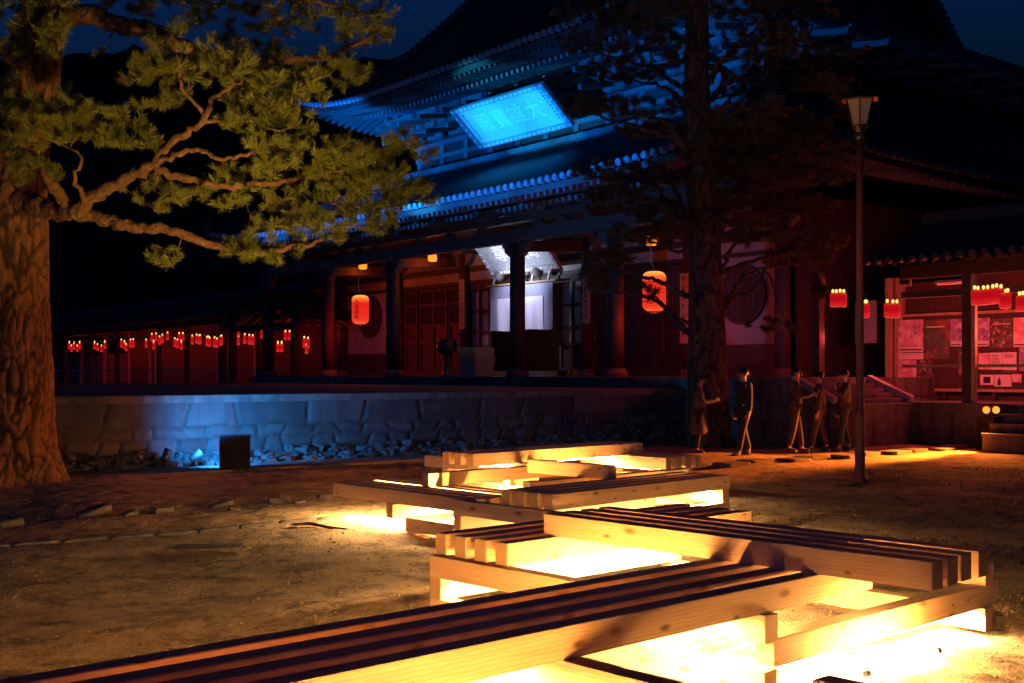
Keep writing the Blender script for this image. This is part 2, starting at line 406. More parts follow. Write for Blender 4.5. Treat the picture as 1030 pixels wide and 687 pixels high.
row2 = [(8,530,.34,'one with a slanted top at the left edge'), (94,519,.4,''), (130,519,.22,''), (162,516,.3,''), (222,510,.26,''), (236,514,.14,''), (278,507,.2,''), (300,508,.16,''), (327,502,.2,'')]
desc = ['pale broken edging stone nearest the left frame edge', 'largest tilted edging stone in front of the pine', 'small rough stone beside the largest tilted edging stone',
        'long flat edging stone in the middle of the broken row', 'tilted edging stone under the blue lit wall', 'fist sized stone just in front of the dark box', 'squat edging stone right of the dark box',
        'small rounded stone between two squat edging stones', 'last edging stone of the broken row, nearest the low timber bench']
for (u, v, s_, _), d in zip(row2, desc):
    p = GP(u, v); mb = MB(); rock(mb, (0,0,0), s_*.9, s_*.5, s_*.28, 0, rnd, .25)
    o = mb.build('edging_stone', M['rubble'], loc=(p.x, p.y, gz(p.x,p.y)+s_*.09), rz=rnd.uniform(0,1)+.3, bevel=.01); o.rotation_euler[1] = rnd.uniform(-.3,.3)
    tag(o, d, 'stone')
p = GP(212, 553); mb = MB(); rock(mb, (0,0,0), .62, .3, .05, 0, rnd, .2)
tag(mb.build('flat_stone', M['slab'], loc=(p.x,p.y,.02), rz=.1, bevel=.01), 'flat stone set flush in the earth left of the benches', 'stone')
pts = [GP(u, v) + Vector((0,0,h)) for u, v, h in [(293,530,.03),(312,531,.05),(332,533,.03),(352,534,.02)]]
mb = MB(); mb.tube(pts, [.012,.02,.014,.006], 6)
tag(mb.build('fallen_branch', M['limb']), 'short fallen branch lying in the light beside the low bench', 'branch')

# ------------------------------------------------------------------ timber benches
K = .914
AD = Vector((.7425, .67)).normalized(); CD = Vector((.682, -.7315)).normalized()
BW, BH = .12*K, .15*K
brnd = random.Random(11)
def beam_mesh(L, w=BW, h=BH):
    bm = bmesh.new(); bmesh.ops.create_cube(bm, size=1)
    for v in bm.verts: v.co = Vector((v.co.x*L, v.co.y*w, v.co.z*h))
    bmesh.ops.bevel(bm, geom=bm.edges[:], offset=.0035, segments=2, affect='EDGES')
    me = bpy.data.meshes.new('beam'); bm.to_mesh(me); bm.free(); me.materials.append(M['pine']); return me
def timber(root, rootP, name, P, d, L, h, q0=0.0, jit=.012):
    """a squared timber: P = start of its near lower-left line in survey units, d its direction, h = drop from eye to its top"""
    d = Vector(d).normalized(); q = Vector((-d.y, d.x)); P = Vector(P)
    L = L*K + brnd.uniform(-jit, jit)
    c = P*K + d*L/2 + q*(q0*K + BW/2)
    me = beam_mesh(L); o = bpy.data.objects.new(name, me); COL.objects.link(o); o.parent = root
    ca = math.cos(-root.rotation_euler.z); sa = math.sin(-root.rotation_euler.z)
    r = Vector((c.x, c.y)) - rootP
    o.location = (r.x*ca - r.y*sa, r.x*sa + r.y*ca, (H - h*K) - BH/2 - root.location.z)
    o.rotation_euler = (0, 0, math.atan2(d.y, d.x) - root.rotation_euler.z + brnd.uniform(-.0015, .0015))
    return o
def bench(label, P, d, L, n, gap, h, rails=(), group='stacked timber benches'):
    P = Vector(P); rp = P*K
    root = empty('timber_bench', (rp.x, rp.y, H - (h+.15)*K), math.atan2(d[1], d[0]), label, 'bench', group)
    for i in range(n):
        timber(root, rp, 'beam', P, d, L, h, q0=i*(.12+gap))
    for (rP, rd, rL, rh) in rails:
        timber(root, rp, 'rail', rP, rd, rL, rh)
    return root
def off(P, a=0, c=0):
    P = Vector(P) + AD*a + CD*c; return (P.x, P.y)
U0 = Vector((-.585, 8.25)); U1 = (1.42, 6.30)
EP = .001
# nearest bench
A0 = off((1.744, 6.587), a=-4.3)
bench('nearest long timber bench running in from the lower left corner, reddish dark on top', A0, AD, 4.86, 4, .10, 1.14,
      [(off((.22,5.22), c=-.78), CD, 2.6, 1.29+EP), (off((-2.0,3.6), c=-.6), CD, 1.7, 1.29+EP),
       (off((.22,5.22), a=-2.6, c=-.62), AD, 3.0, 1.44+2*EP),
       (off((1.37,5.0), a=-.14), CD, 1.2, 1.29+EP)])
bench('upper four beam bench crossing over the nearest one, its beam ends at the right', (.223, 8.209), (.682,-.7315), 2.885, 4, .068, .99)
a_ = AD; 
bench('middle bench with four beam ends and a frame facing left, under the upper crossing bench', (-.0325, 7.768), (.73,.68), 2.77, 4, .093, 1.14,
      [(U0, CD, 2.83, 1.29+EP), (off(U0, a=2.5), CD, 2.83, 1.29+EP),
       (off(U1, c=.0), AD, 2.62, 1.44+2*EP), (off(U0, c=.12), AD, 2.62, 1.44+2*EP),
       (off(U0), CD, 2.83, 1.59+3*EP), (off(U0, a=2.5), CD, 2.83, 1.59+3*EP)])
E0 = (-2.11, 13.72)
bench('low five beam bench reaching out furthest to the left over bright ground', E0, CD, 2.55, 5, .076, 1.29,
      [((-1.31,12.75), AD, 1.6, 1.44+EP), (off((-1.31,12.75), c=1.25), AD, 1.6, 1.44+EP),
       ((-1.18,12.84), CD, 1.9, 1.59+2*EP), (off((-1.18,12.84), a=1.1), CD, 1.9, 1.59+2*EP),
       ((-.953,13.2), AD, 2.3, 1.14-EP)])
bench('four beam bench in the middle distance with its beam ends facing the upper crossing bench', (.385,10.92), (.697,.716), 2.96, 4, .068, 1.14,
      [(off((-.60,11.86), c=0), CD, 1.95, 1.29+EP), (off((2.45,13.04), a=-.13, c=-1.75), CD, 1.75, 1.29+EP),
       (off((-.60,11.86), c=.12), AD, 3.0, 1.44+2*EP), ((.385,10.92), (.697,.716), 2.94, 1.44+2*EP),
       (off((-.60,11.86), c=.0), CD, 1.9, 1.59+3*EP), (off((2.45,13.04), a=-.13, c=-1.7), CD, 1.7, 1.59+3*EP),
       ((.19,12.18), AD, 2.6, 1.14), (off((1.03,12.45), c=-1.25), CD, 1.25, .99-EP)])
bench('farthest and highest bench of three beams at the back of the stack', (-.483,14.3), (.711,.703), 3.33, 3, .1, .99)
bench('short crosswise bench carrying the highest one, its four ends facing right', off((2.076,15.64), c=-1.6), CD, 1.6, 4, .09, 1.14+EP,
      [(off((2.076,15.64), c=-1.5), AD, .8, 1.29+2*EP), (off((2.076,15.64), c=-.2), AD, .8, 1.29+2*EP),
       (off((2.076,15.64), c=-1.6), CD, 1.6, 1.44+3*EP), (off((2.076,15.64), a=.65, c=-1.6), CD, 1.6, 1.44+3*EP)])
bench('two beam crosswise bench under the left end of the highest one', (-1.22,16.2), CD, 2.05, 2, .1, 1.14+EP,
      [(off((-1.22,16.2), c=.5), AD, .5, 1.29+2*EP), (off((-1.22,16.2), c=1.75), AD, .5, 1.29+2*EP),
       (off((-1.22,16.2), c=.5), CD, 1.5, 1.44+3*EP), (off((-1.22,16.2), a=.3, c=.5), CD, 1.5, 1.44+3*EP)])

# LED tubes lying on the ground under the benches
def led(P, d, L, label, h=1.66, strength=1.0):
    P = Vector(P)*K; d = Vector(d).normalized(); L *= K
    root = empty('light_tube', (P.x, P.y, H-h*K), math.atan2(d.y, d.x), label, 'lamp', 'light tubes under the benches')
    mb = MB(); mb.tube([(0,0,0), (L,0,0)], .013, 8); mb.build('tube', M['led'], root, smooth=True)
    for x in (0, L):
        mb = MB(); mb.tube([(x-.02,0,0), (x+.02,0,0)], .017, 8); mb.build('end_cap', M['black'], root)
def bar(P, d, L, label, h, k=1.0):
    """flat LED bar fixed under a deck, lit face down"""
    P = Vector(P)*K; d = Vector(d).normalized(); L *= K
    root = empty('light_bar', (P.x, P.y, H-h*K), math.atan2(d.y, d.x), label, 'lamp', 'downward light bars under the benches')
    MB().box(0, L, -.026, .026, -.012, .0).build('housing', M['black'], root)
    MB().add([(.01,-.024*k,-.014),(L-.01,-.024*k,-.014),(L-.01,.024*k,-.014),(.01,.024*k,-.014)], [(0,3,2,1)]).build('lit_strip', M['led_down'], root, norm=False)
led((.45,7.85), AD, 1.7, 'warm light tube on the ground along the near side of the middle bench')
led((.35,7.45), CD, .9, 'warm light tube on the ground just behind the nearest bench')
led((.1,3.55), AD, 1.1, 'warm light tube on the ground before the nearest bench, at the bottom of the view')
led((-.7,13.3), CD, .9, 'warm light tube between the low left bench and the farthest one')
led((1.95,13.0), (.697,.716), .5, 'warm light tube under the right end of the middle distance bench')
bar((.75,8.05), CD, 1.5, 'light bar under the upper crossing bench', 1.155)
bar((1.45,6.42), AD, 2.3, 'light bar under the lowest beam at the right end of the benches', 1.602)
bar((2.25,6.68), CD, .1, 'short light bar under the right tip of the upper crossing bench', 1.155)
bar((-.6,4.95), AD, 2.6, 'light bar under the nearest bench', 1.305)
bar((-.25,8.1), (.73,.68), 2.4, 'light bar under the middle bench', 1.305)
bar((-1.68,14.08), CD, 2.1, 'light bar under the low left bench', 1.452, 3)
led((-1.66,4.43), AD, 1.5, 'added warm light tube under the back edge of the nearest bench, nearer the camera', 1.32)  # this tube and the next are added out of sight to brighten the left ground
led((-.2,5.75), AD, 1.3, 'added warm light tube under the back edge of the nearest bench, farther from the camera', 1.32)
led((2.0,6.55), AD, .8, 'warm light tube in front of the lowest right beam, in the brightest light', 1.69)
led((.3,14.5), AD, 1.3, 'warm light tube on the ground before the highest bench')
bar((.65,11.5), (.697,.716), 2.3, 'light bar under the middle distance bench', 1.305)
bar((-.4,14.6), (.711,.703), 2.8, 'light bar under the highest bench', 1.155)
bar((1.35,16.65), CD, 1.2, 'light bar under the short crosswise bench at the back', 1.305)
led((2.92,8.33), (1,-.05), .35, 'short warm light tube lying bare on the ground by the concrete block', 1.70)
p = GP(974, 625); 
p = Vector((3.25, 8.1, 0))*K
mb = MB(); rock(mb, (0,0,0), .3, .16, .1, 0, rnd, .04)
tag(mb.build('concrete_block', M['slab'], loc=(p.x, p.y, .035), rz=-.3, bevel=.006), 'small concrete block lit on the ground under the right end of the benches', 'block')
# ------------------------------------------------------------------ stone walls
def stone_wall(name, L, h, Mx, rows, parent=None, mat=None, res=.035, seed=1, depth=.035, jitter=.12, polyrow=()):
    """wall face as a relief of fitted stones; local x along, z up, outward -y"""
    rg = np.random.default_rng(seed)
    nx, nz = int(L/res)+1, int(h/res)+1
    x = np.linspace(0, L, nx); z = np.linspace(0, h, nz); Xg, Zg = np.meshgrid(x, z)
    px, pz = Xg.ravel(), Zg.ravel()
    d1 = np.full(px.shape, 9.); tone = np.zeros(px.shape); zb = 0
    wob = .02*np.sin(px*5.1+seed)+.015*np.sin(px*11.7)
    for ri, (rh, rw) in enumerate(rows):
        n = int(L/rw)+3; edges = np.cumsum(rg.uniform(rw*.65, rw*1.35, n)) - rw
        m = (pz >= zb) & (pz < zb+rh+1e-6); tv = rg.random(n+1)
        slant = rg.uniform(-jitter, jitter, n+1)
        xx = px[m]; zz = pz[m]-zb
        i = np.clip(np.searchsorted(edges, xx), 0, n-1)
        el = edges[np.maximum(i-1, 0)] + slant[np.maximum(i-1, 0)]*(zz/rh-.5); er = edges[i] + slant[i]*(zz/rh-.5)
        dx = np.minimum(np.abs(xx-el), np.abs(er-xx)); dz = np.minimum(zz+wob[m], rh-zz-wob[m] if ri < len(rows)-1 else 9)
        dz = np.abs(dz) if ri > 0 else np.minimum(9, np.where(zz < rh/2, 9, rh-zz-wob[m]))
        dd = np.minimum(dx, np.abs(dz)); 
        if ri in polyrow:     # chamfered corners
            dd = np.minimum(dd, (dx + np.abs(dz))*.72 - .03)
        d1[m] = dd; tone[m] = tv[i]; zb += rh
    d1 = np.maximum(d1, 0)
    prof = 1-np.exp(-(d1/.03)**1.3)
    nz_ = np.array([noise.noise(Vector((a*3, b*3, seed))) for a, b in zip(px, pz)])*.012
    yv = -(prof*depth + nz_)
    cr = np.clip(1-d1/.022, 0, 1)
    me = bpy.data.meshes.new(name); idx = np.arange(nx*nz).reshape(nz, nx)
    me.from_pydata(np.stack([px, yv, pz], 1).tolist(), [], np.stack([idx[:-1,:-1], idx[:-1,1:], idx[1:,1:], idx[1:,:-1]], -1).reshape(-1,4).tolist())
    for nm, val in (('tone', tone), ('crack', cr)):
        a = me.attributes.new(nm, 'FLOAT', 'POINT'); a.data.foreach_set('value', val.astype(np.float32))
    me.materials.append(mat or M['stone']); me.polygons.foreach_set('use_smooth', [True]*len(me.polygons))
    o = bpy.data.objects.new(name, me); COL.objects.link(o); o.parent = parent; o.matrix_local = Mx
    return o

T = empty('temple_hall', (O2[0], O2[1], 0), TROT, 'large dark two storey temple hall with tiled roofs and blue lit eaves', 'temple')
TERZ, PODZ = 1.22, 1.5
# terrace: its long side wall runs from the hall towards the left
TS = 1.68
terr = empty('stone_terrace', (O2[0], O2[1], 0), TROT, 'long stone terrace wall in front of the temple, blue lit at its left end', 'terrace')
def side_matrix(s, y0):   # local x runs along +y(inward) starting at y0; outward is +s
    return Matrix.Translation((s, y0, 0)) @ Matrix.Rotation(R(90), 4, 'Z')
stone_wall('wall', 27, 1.08, side_matrix(TS, -31), [(.44,.52),(.22,.5),(.42,1.3)], terr, M['stone'], seed=4, polyrow=(0,1), depth=.05, jitter=.22)
MB().box(-21.5, TS+.06, -31, -4, 1.08, TERZ).build('coping', M['podium'], terr, bevel=.02)
MB().box(-21.4, TS-.01, -31, -4, 0, 1.075).build('core', M['podium'], terr)
# rubble at the foot
mb = MB(); rr = random.Random(8)
for i in range(1500):
    y = -31+27*rr.random(); q = rr.random()
    s = TS + .1 + .65*q**1.2; r = rr.uniform(.035,.095); p = (s, y, .02 + .22*(1-q)*rr.random() + r*.2)
    rock(mb, p, r*2, r*1.5, r*1.3, rr.random()*3, rr, .45)
o = mb.build('rubble_bank', M['rubble'], loc=(O2[0],O2[1],0), rz=TROT, norm=False); tag(o, 'bank of small broken stones heaped along the foot of the terrace wall', 'rubble', kind='stuff')
o = MB().box(TS+.85, TS+1.9, -31, -5, -.1, .03).build('gutter_path', M['slab'], loc=(O2[0],O2[1],0), rz=TROT, kind='structure')

# podium of the hall
PS1 = 5.0
stone_wall('podium_wall', PS1-TS+.0, PODZ, Matrix.Translation((TS, -4.02, 0)), [(.5,.7),(.5,.7),(.5,.9)], T, M['podium'], seed=7, depth=.02, jitter=.02)
stone_wall('podium_step', TS+21, PODZ-TERZ, Matrix.Translation((-21, -4.02, TERZ)), [(PODZ-TERZ, 1.1)], T, M['podium'], seed=9, depth=.015, jitter=.02)
stone_wall('podium_wall', 20, PODZ, side_matrix(PS1, -4), [(.5,.7),(.5,.7),(.5,.9)], T, M['podium'], seed=12, depth=.02, jitter=.02)
MB().box(-22, PS1, -4, 17, .0, PODZ).build('podium_floor', M['slab'], T)

# ------------------------------------------------------------------ columns and beams
OY, IY = -2.75, 0.0
CZ = 5.55
def column(s, y, z1, r=.24, lit=False):
    mb = MB(); mb.lathe([(r, PODZ+.22), (r*1.01, 3), (r*.97, z1)], (s, y, 0), 18); c = mb.build('column', M['wood'], T, smooth=True)
    mb = MB(); mb.lathe([(r*1.5, PODZ), (r*1.5, PODZ+.1), (r*1.22, PODZ+.2), (r*1.15, PODZ+.23)], (s, y, 0), 18); b = mb.build('column_base', M['slab'], T); b.parent = c
    # bracket arm on top
    mb = MB()
    mb.box(s-.3, s+.3, y-.3, y+.3, z1-.02, z1+.16)
    for sg in (-1, 1):
        mb.prism([(s+sg*.2, z1-.42), (s+sg*.32, z1-.4), (s+sg*.4, z1-.3), (s+sg*.48, z1-.28), (s+sg*.52, z1-.14), (s+sg*.62, z1-.1), (s+sg*.62, z1+.0), (s+sg*.2, z1+.0)], y-.11, y+.11)
    k = mb.build('column_bracket', M['bluewood'], T); k.parent = c
outer = [S(270,OY), S(330,OY), S(395,OY), S(520.5,OY), S(619,OY), 1.4]
inner = [S(345,0), S(401,0), S(467,0), S(591,0), S(694,0), 1.44]
for s in outer: column(s, OY, CZ)
for s in inner: column(s, IY, 5.9, .21)
s0, s1 = -23.0, 2.6
mb = MB(); mb.box(s0, s1, OY-.13, OY+.13, CZ+.02, CZ+.42); mb.build('tie_beam', M['bluewood'], T, bevel=.02)
mb = MB(); mb.box(s0, s1, OY-.16, OY+.16, CZ+.62, CZ+.84); mb.build('eave_beam', M['bluewood'], T, bevel=.02)
# frog-leg struts and curls between the beams
for i in range(len(outer)-1):
    for f in (.25, .5, .75):
        s = outer[i]*(1-f)+outer[i+1]*f; mb = MB()
        mb.prism([(s-.5,CZ+.43),(s-.25,CZ+.47),(s-.12,CZ+.61),(s+.12,CZ+.61),(s+.25,CZ+.47),(s+.5,CZ+.43)], OY-.1, OY+.1); mb.build('frog_leg_strut', M['bluewood'], T)
# cross beams outer->inner (rainbow beams)
for so_, si in zip(outer[1:], inner):
    mb = MB(); mb.bar((so_, OY, CZ-.1), (so_, IY, CZ+.1), .2, .34); mb.build('cross_beam', M['wood'], T, bevel=.02)
# ceiling of the porch
MB().box(s0, s1, OY-.1, 0.1, CZ+.9, CZ+.96).build('porch_ceiling', M['wood2'], T)
# the wall plane
zN = 4.80
mb = MB()
mb.box(s0, 1.66, .06, .2, zN, zN+.12); mb.box(s0, 1.66, .05, .2, 5.24, 5.44); mb.box(s0, 1.66, .05, .2, 5.85, 6.45); mb.build('wall_beam', M['wood2'], T, bevel=.01)
MB().box(s0, 1.66, .10, .17, zN+.12, 5.24).build('plaster_band', M['plaster'], T)
MB().box(s0, 1.66, .10, .17, 5.44, 5.85).build('plaster_band', M['plaster'], T)
def door(a, b, name='lattice_door'):
    n = 4; wd = (b-a)/n
    for i in range(n):
        x0, x1 = a+i*wd+.02, a+(i+1)*wd-.02; y = .12+(i % 2)*.06
        mb = MB(); zt = zN-.02; zb = PODZ+.25
        mb.box(x0, x0+.09, y-.03, y+.03, zb, zt); mb.box(x1-.09, x1, y-.03, y+.03, zb, zt)
        for z in (zb, zb+.95, zb+1.55, zb+2.35, zt-.14): mb.box(x0+.09, x1-.09, y-.028, y+.028, z, z+.13)
        for k in range(1, 8):
            xx = x0+.09+(x1-x0-.18)*k/8; mb.box(xx-.011, xx+.011, y-.02, y+.02, zb+1.68, zt-.14)
        d = mb.build(name, M['wood'], T)
        MB().box(x0+.05, x1-.05, y+.035, y+.05, zb+.05, zb+1.6).build('door_panel', M['wood2'], d)
        MB().box(x0+.05, x1-.05, y+.035, y+.045, zb+1.6, zt-.05).build('paper_pane', M['dark_paper'], d)
    MB().box(a, b, 0.02, .3, PODZ, PODZ+.24).build('door_sill', M['wood'], T)
M['dark_paper'] = simple('dim_paper', (.16,.10,.07), (.10,.06,.045), 3, .9, 0)  # darkened paper tone, reused on gallery panels to imitate dim light
door(inner[1]+.23, inner[2]-.23); door(inner[3]+.23, inner[4]-.23)
def round_window(sc_, zc, r, a, b):
    MB().box(a, b, .11, .18, 2.4, zN).build('plaster_panel', M['plaster'], T)
    MB().box(a, b, .08, .2, PODZ, 2.4).build('wainscot', M['wood2'], T)
    mb = MB(); N = 40
    vs = []
    for y in (.02, .10):
        for rr_ in (r, r-.1):
            vs += [(sc_+rr_*math.cos(2*math.pi*k/N), y, zc+rr_*math.sin(2*math.pi*k/N)) for k in range(N)]
    fs = []
    for k in range(N):
        k2 = (k+1) % N
        fs += [(k, k2, N+k2, N+k), (k, 2*N+k, 2*N+k2, k2), (N+k, N+k2, 3*N+k2, 3*N+k)]
    mb.add(vs, fs); wn = mb.build('round_window', M['wood'], T)
    mb = MB(); mb.lathe([(r-.09, .07), (r-.09, .09)], (sc_, 0, zc), N, axis='Y'); mb.build('window_pane', M['dark_paper'], wn)
    mb = MB(); mb.box(sc_-.03, sc_+.03, .035, .065, zc-r+.1, zc+r-.1); mb.box(sc_-r+.1, sc_-.03, .035, .065, zc-.02, zc+.02); mb.box(sc_+.03, sc_+r-.1, .035, .065, zc-.02, zc+.02)
    for k in range(-9, 10):
        x = k*r/10; q = math.sqrt(max(0, (r-.1)**2-x*x))
        if k: mb.box(sc_+x-.012, sc_+x+.012, .04, .06, zc-q, zc+q)
    mb.build('window_bars', M['wood'], wn)
round_window(0.0, 3.75, .83, inner[4]+.2, 1.23)
round_window(S(371,0), 3.87, .86, inner[0]-.0, inner[1]-.2)
MB().box(s0, inner[0]-.2, .1, .2, PODZ, zN).build('board_wall', M['wood2'], T)
MB().box(1.62, 1.7, .3, 16, PODZ, 6.4).build('side_wall', M['wood2'], T)
MB().box(s0, 1.6, 5.5, 5.6, PODZ, 6.4).build('inner_wall', M['wood2'], T)
# centre bay: door frames, half lattices, opening
ca, cb = inner[2]+.2, inner[3]-.2
zo = 4.55
for a, b in ((ca, ca+1.25), (cb-1.25, cb)):
    mb = MB()
    for x in (a, (a+b)/2-.04, b-.1): mb.box(x, x+.1, .06, .14, PODZ+.2, zN)
    for z in (PODZ+.2, 2.5, 3.0, 3.75, zN-.14): mb.box(a, b, .07, .13, z, z+.1)
    d = mb.build('side_lattice', M['wood'], T)
    MB().box(a+.04, b-.04, .135, .145, PODZ+.2, 2.6).build('door_panel', M['wood2'], d)
    MB().box(a+.04, b-.04, .135, .145, 2.6, zN-.05).build('paper_pane', M['plaster'], d)
MB().box(ca, cb, 0.0, .28, zo, zN).build('lintel', M['wood'], T, bevel=.01)
MB().box(ca+1.25, cb-1.25, 0.0, .3, PODZ, PODZ+.18).build('door_sill', M['wood'], T)
# inside: altar posts and gilt hangings
M['gold'] = simple('gilded_wood', (.6,.42,.12), (.35,.22,.06), 12, .4, .3, metal=.4)
alt = empty('altar', tuple(L2W(-9.3, 3.8, PODZ)), TROT, 'gilded altar glimpsed behind the white door curtain', 'altar')
MB().box(-1.6, 1.6, -.4, .8, 0, .9).build('altar_table', M['vermil'], alt, bevel=.02)
for x in (-1.5, -.5, .55, 1.5):
    mb = MB(); mb.lathe([(.11,0),(.07,.1),(.07,2.9),(.12,3.0)], (x,-.6,0), 12); mb.build('post', M['gold'], alt, smooth=True)
mb = MB()
for k in range(5): mb.lathe([(.02,1.2),(.10,1.25),(.12,1.42),(.05,1.5)], (-1+.5*k,-.2,0), 10)
mb.build('altar_vessels', M['gold'], alt, smooth=True)
tag(MB().box(-2,2,.0,.12,0,3).build('altar_screen', M['vermil'], loc=L2W(-9.3,5.3,PODZ), rz=TROT), 'red screen standing behind the gilded altar', 'screen')

# ------------------------------------------------------------------ tiled roofs
def roof_slope(fz, us, dmax, place, nd=12, pitch=.30, amp=.075, per=6):
    """corrugated slope. us=(a,b) along the eave, dmax(u) inward length, place(u,d,z)->point"""
    a, b = us; n = int((b-a)/pitch); pitch = (b-a)/n; vs = []; fs = []
    cols = n*per+1
    for i in range(cols):
        u = a + (b-a)*i/(cols-1); ph = (i % per)/per
        dz = amp*(max(0, math.cos(2*math.pi*ph))**.6 if math.cos(2*math.pi*ph) > 0 else -.15)
        D = max(dmax(u), .001)
        for j in range(nd+1):
            d = D*j/nd; vs.append(place(u, d, fz(u, d)+dz))
    for i in range(cols-1):
        for j in range(nd):
            p = i*(nd+1)+j; fs.append((p, p+nd+1, p+nd+2, p+1))
    return vs, fs
def make_roof(prefix, sc_, Lh, ye, D, side_len, zE, f, lift, parent, nfront=True, gable=None, y_back=None, fs=None):
    """sc_ centre, Lh half length of eave, ye = y of front eave, D(u)= max inward distance (front)"""
    fs = fs or f
    def inv(g_, z):
        lo, hi = 0., 30.
        for _ in range(30):
            m_ = (lo+hi)/2
            if g_(m_) < z: lo = m_
            else: hi = m_
        return lo
    def dfront(u):
        e = Lh-abs(u-sc_)
        if gable is not None and e >= gable: return D
        return min(D, inv(f, fs(e)))
    def fz(u, d):
        t = abs(u-sc_)/Lh
        return zE + f(d) + lift*(t**5)*max(0, 1-d/3.0)**1.5
    fm = MB(); v_, f_ = roof_slope(fz, (sc_-Lh, sc_+Lh), dfront, lambda u, d, z: (u, ye+d, z))
    fm.add(v_, f_); fm.build(prefix+'roof_front', M['tile'], parent, smooth=True)
    mid = (ye+y_back)/2; Lw = (y_back-ye)/2
    def fzs(u, d):
        t = abs(u-mid)/Lw
        return zE + fs(d) + lift*(t**5)*max(0, 1-d/3.0)**1.5
    lim = gable if gable else side_len
    for sg in (-1, 1):
        m_ = MB(); v_, f_ = roof_slope(fzs, (ye, y_back), lambda u: min(lim, inv(fs, f(Lw-abs(u-mid)))), lambda u, d, z: (sc_+sg*(Lh-d), u, z))
        m_.add(v_, f_); m_.build(prefix+'roof_side', M['tile'], parent, smooth=True)
    m_ = MB(); v_, f_ = roof_slope(fz, (sc_-Lh, sc_+Lh), dfront, lambda u, d, z: (u, y_back-d, z), nd=8, per=4)
    m_.add(v_, f_); m_.build(prefix+'roof_back', M['tile'], parent, smooth=True)
    # round tile ends, flat fascia, rafters in two tiers
    n = int(2*Lh/.30); te = MB(); ra = MB()
    for i in range(n+1):
        u = sc_-Lh + 2*Lh*i/n; z = fz(u, 0)
        te.lathe([(.02,-.075),(.085,-.07),(.10,-.045),(.105,.06)], (u, ye, z+.015), 12, axis='Y')
    te.build('eave_tile_row', M['tile_end'], parent, norm=True)
    n2 = int((y_back-ye)/.30)
    for sg in (-1, 1):
        te = MB()
        for i in range(n2+1):
            y = ye+(y_back-ye)*i/n2; z = fzs(y, 0)
            te.add([(sc_+sg*(Lh+.05), y+.1*math.cos(2*math.pi*k/10), z+.015+.1*math.sin(2*math.pi*k/10)) for k in range(10)]+[(sc_+sg*(Lh-.1), y+.1*math.cos(2*math.pi*k/10), z+.015+.1*math.sin(2*math.pi*k/10)) for k in range(10)],
                   [tuple(range(10))]+[(k, 10+k, 10+(k+1) % 10, (k+1) % 10) for k in range(10)])
        te.build('eave_tile_row', M['tile_end'] if sg < 0 else M['tile'], parent)  # right rows take the darker tile to imitate shade
    seg = 40; fb = MB()
    for i in range(seg):
        u0, u1 = sc_-Lh+2*Lh*i/seg, sc_-Lh+2*Lh*(i+1)/seg
        fb.bar((u0, ye+.13, fz(u0,0)-.17), (u1, ye+.13, fz(u1,0)-.17), .08, .16)
    fb.build('fascia', M['bluewood'], parent)
    n = int(2*Lh/.27)
    for tier, (y0, y1, dz0, dz1, sz) in enumerate(((ye+.2, ye+1.6, -.30, .12, .11), (ye+1.1, ye+4.2, -.36, .75, .13))):
        ra = MB()
        for i in range(n+1):
            u = sc_-Lh+.2+(2*Lh-.4)*i/n; zz = fz(u, 0)
            # fan out near corners
            t = (u-sc_)/Lh; k = max(0, abs(t)-.8)/.2; sh = -math.copysign(k*1.1*(y1-y0)/3, t)
            yy1 = min(y1, ye+max(.5, (Lh-abs(u-sc_))+1.2))
            lt = lift*(abs(t)**5)
            ra.bar((u, y0, zE+lt+dz0), (u+sh, yy1, zE+lt*.6+dz0+(dz1-dz0)*.62*(yy1-y0)/(y1-y0)), sz*.85, sz)
        ra.build('rafters', M['bluewood'], parent)
    for sg in (-1, 1):
        ra = MB(); nn = int((y_back-ye)/.3)
        for i in range(nn):
            y = ye+.4+(y_back-ye-.8)*i/nn; x0 = sc_+sg*(Lh-.2); t = abs(y-mid)/Lw
            ln = min(3.4, max(.5, (Lw-abs(y-mid))+.8))
            lt = lift*t**5
            ra.bar((x0, y, zE+lt-.33), (x0-sg*ln, y, zE+lt*.6-.33+.26*ln), .1, .12)
        ra.build('rafters', M['bluewood'], parent)
    # soffit boards
    sb = MB(); seg = 36
    for i in range(seg):
        u0, u1 = sc_-Lh+.1+(2*Lh-.2)*i/seg, sc_-Lh+.1+(2*Lh-.2)*(i+1)/seg
        l0, l1 = [lift*(abs(u-sc_)/Lh)**5 for u in (u0, u1)]
        sb.add([(u0,ye+.2,zE+l0-.2),(u1,ye+.2,zE+l1-.2),(u1,ye+4.2,zE+l1*.6+.68),(u0,ye+4.2,zE+l0*.6+.68)], [(0,1,2,3)])
    sb.build('soffit', M['bluewood'], parent)
    for sg in (-1, 1):
        sb = MB()
        for i in range(20):
            y0, y1 = ye+.1+(y_back-ye-.2)*i/20, ye+.1+(y_back-ye-.2)*(i+1)/20
            l0, l1 = [lift*(abs(y-mid)/Lw)**5 for y in (y0, y1)]
            a0, a1 = [min(3.4, Lw-abs(y-mid)+.6) for y in (y0,y1)]
            sb.add([(sc_+sg*(Lh-.15),y0,zE+l0-.22),(sc_+sg*(Lh-.15),y1,zE+l1-.22),(sc_+sg*(Lh-a1),y1,zE+l1*.6-.2+.25*a1),(sc_+sg*(Lh-a0),y0,zE+l0*.6-.2+.25*a0)], [(0,1,2,3)])
        sb.build('soffit', M['bluewood'], parent)
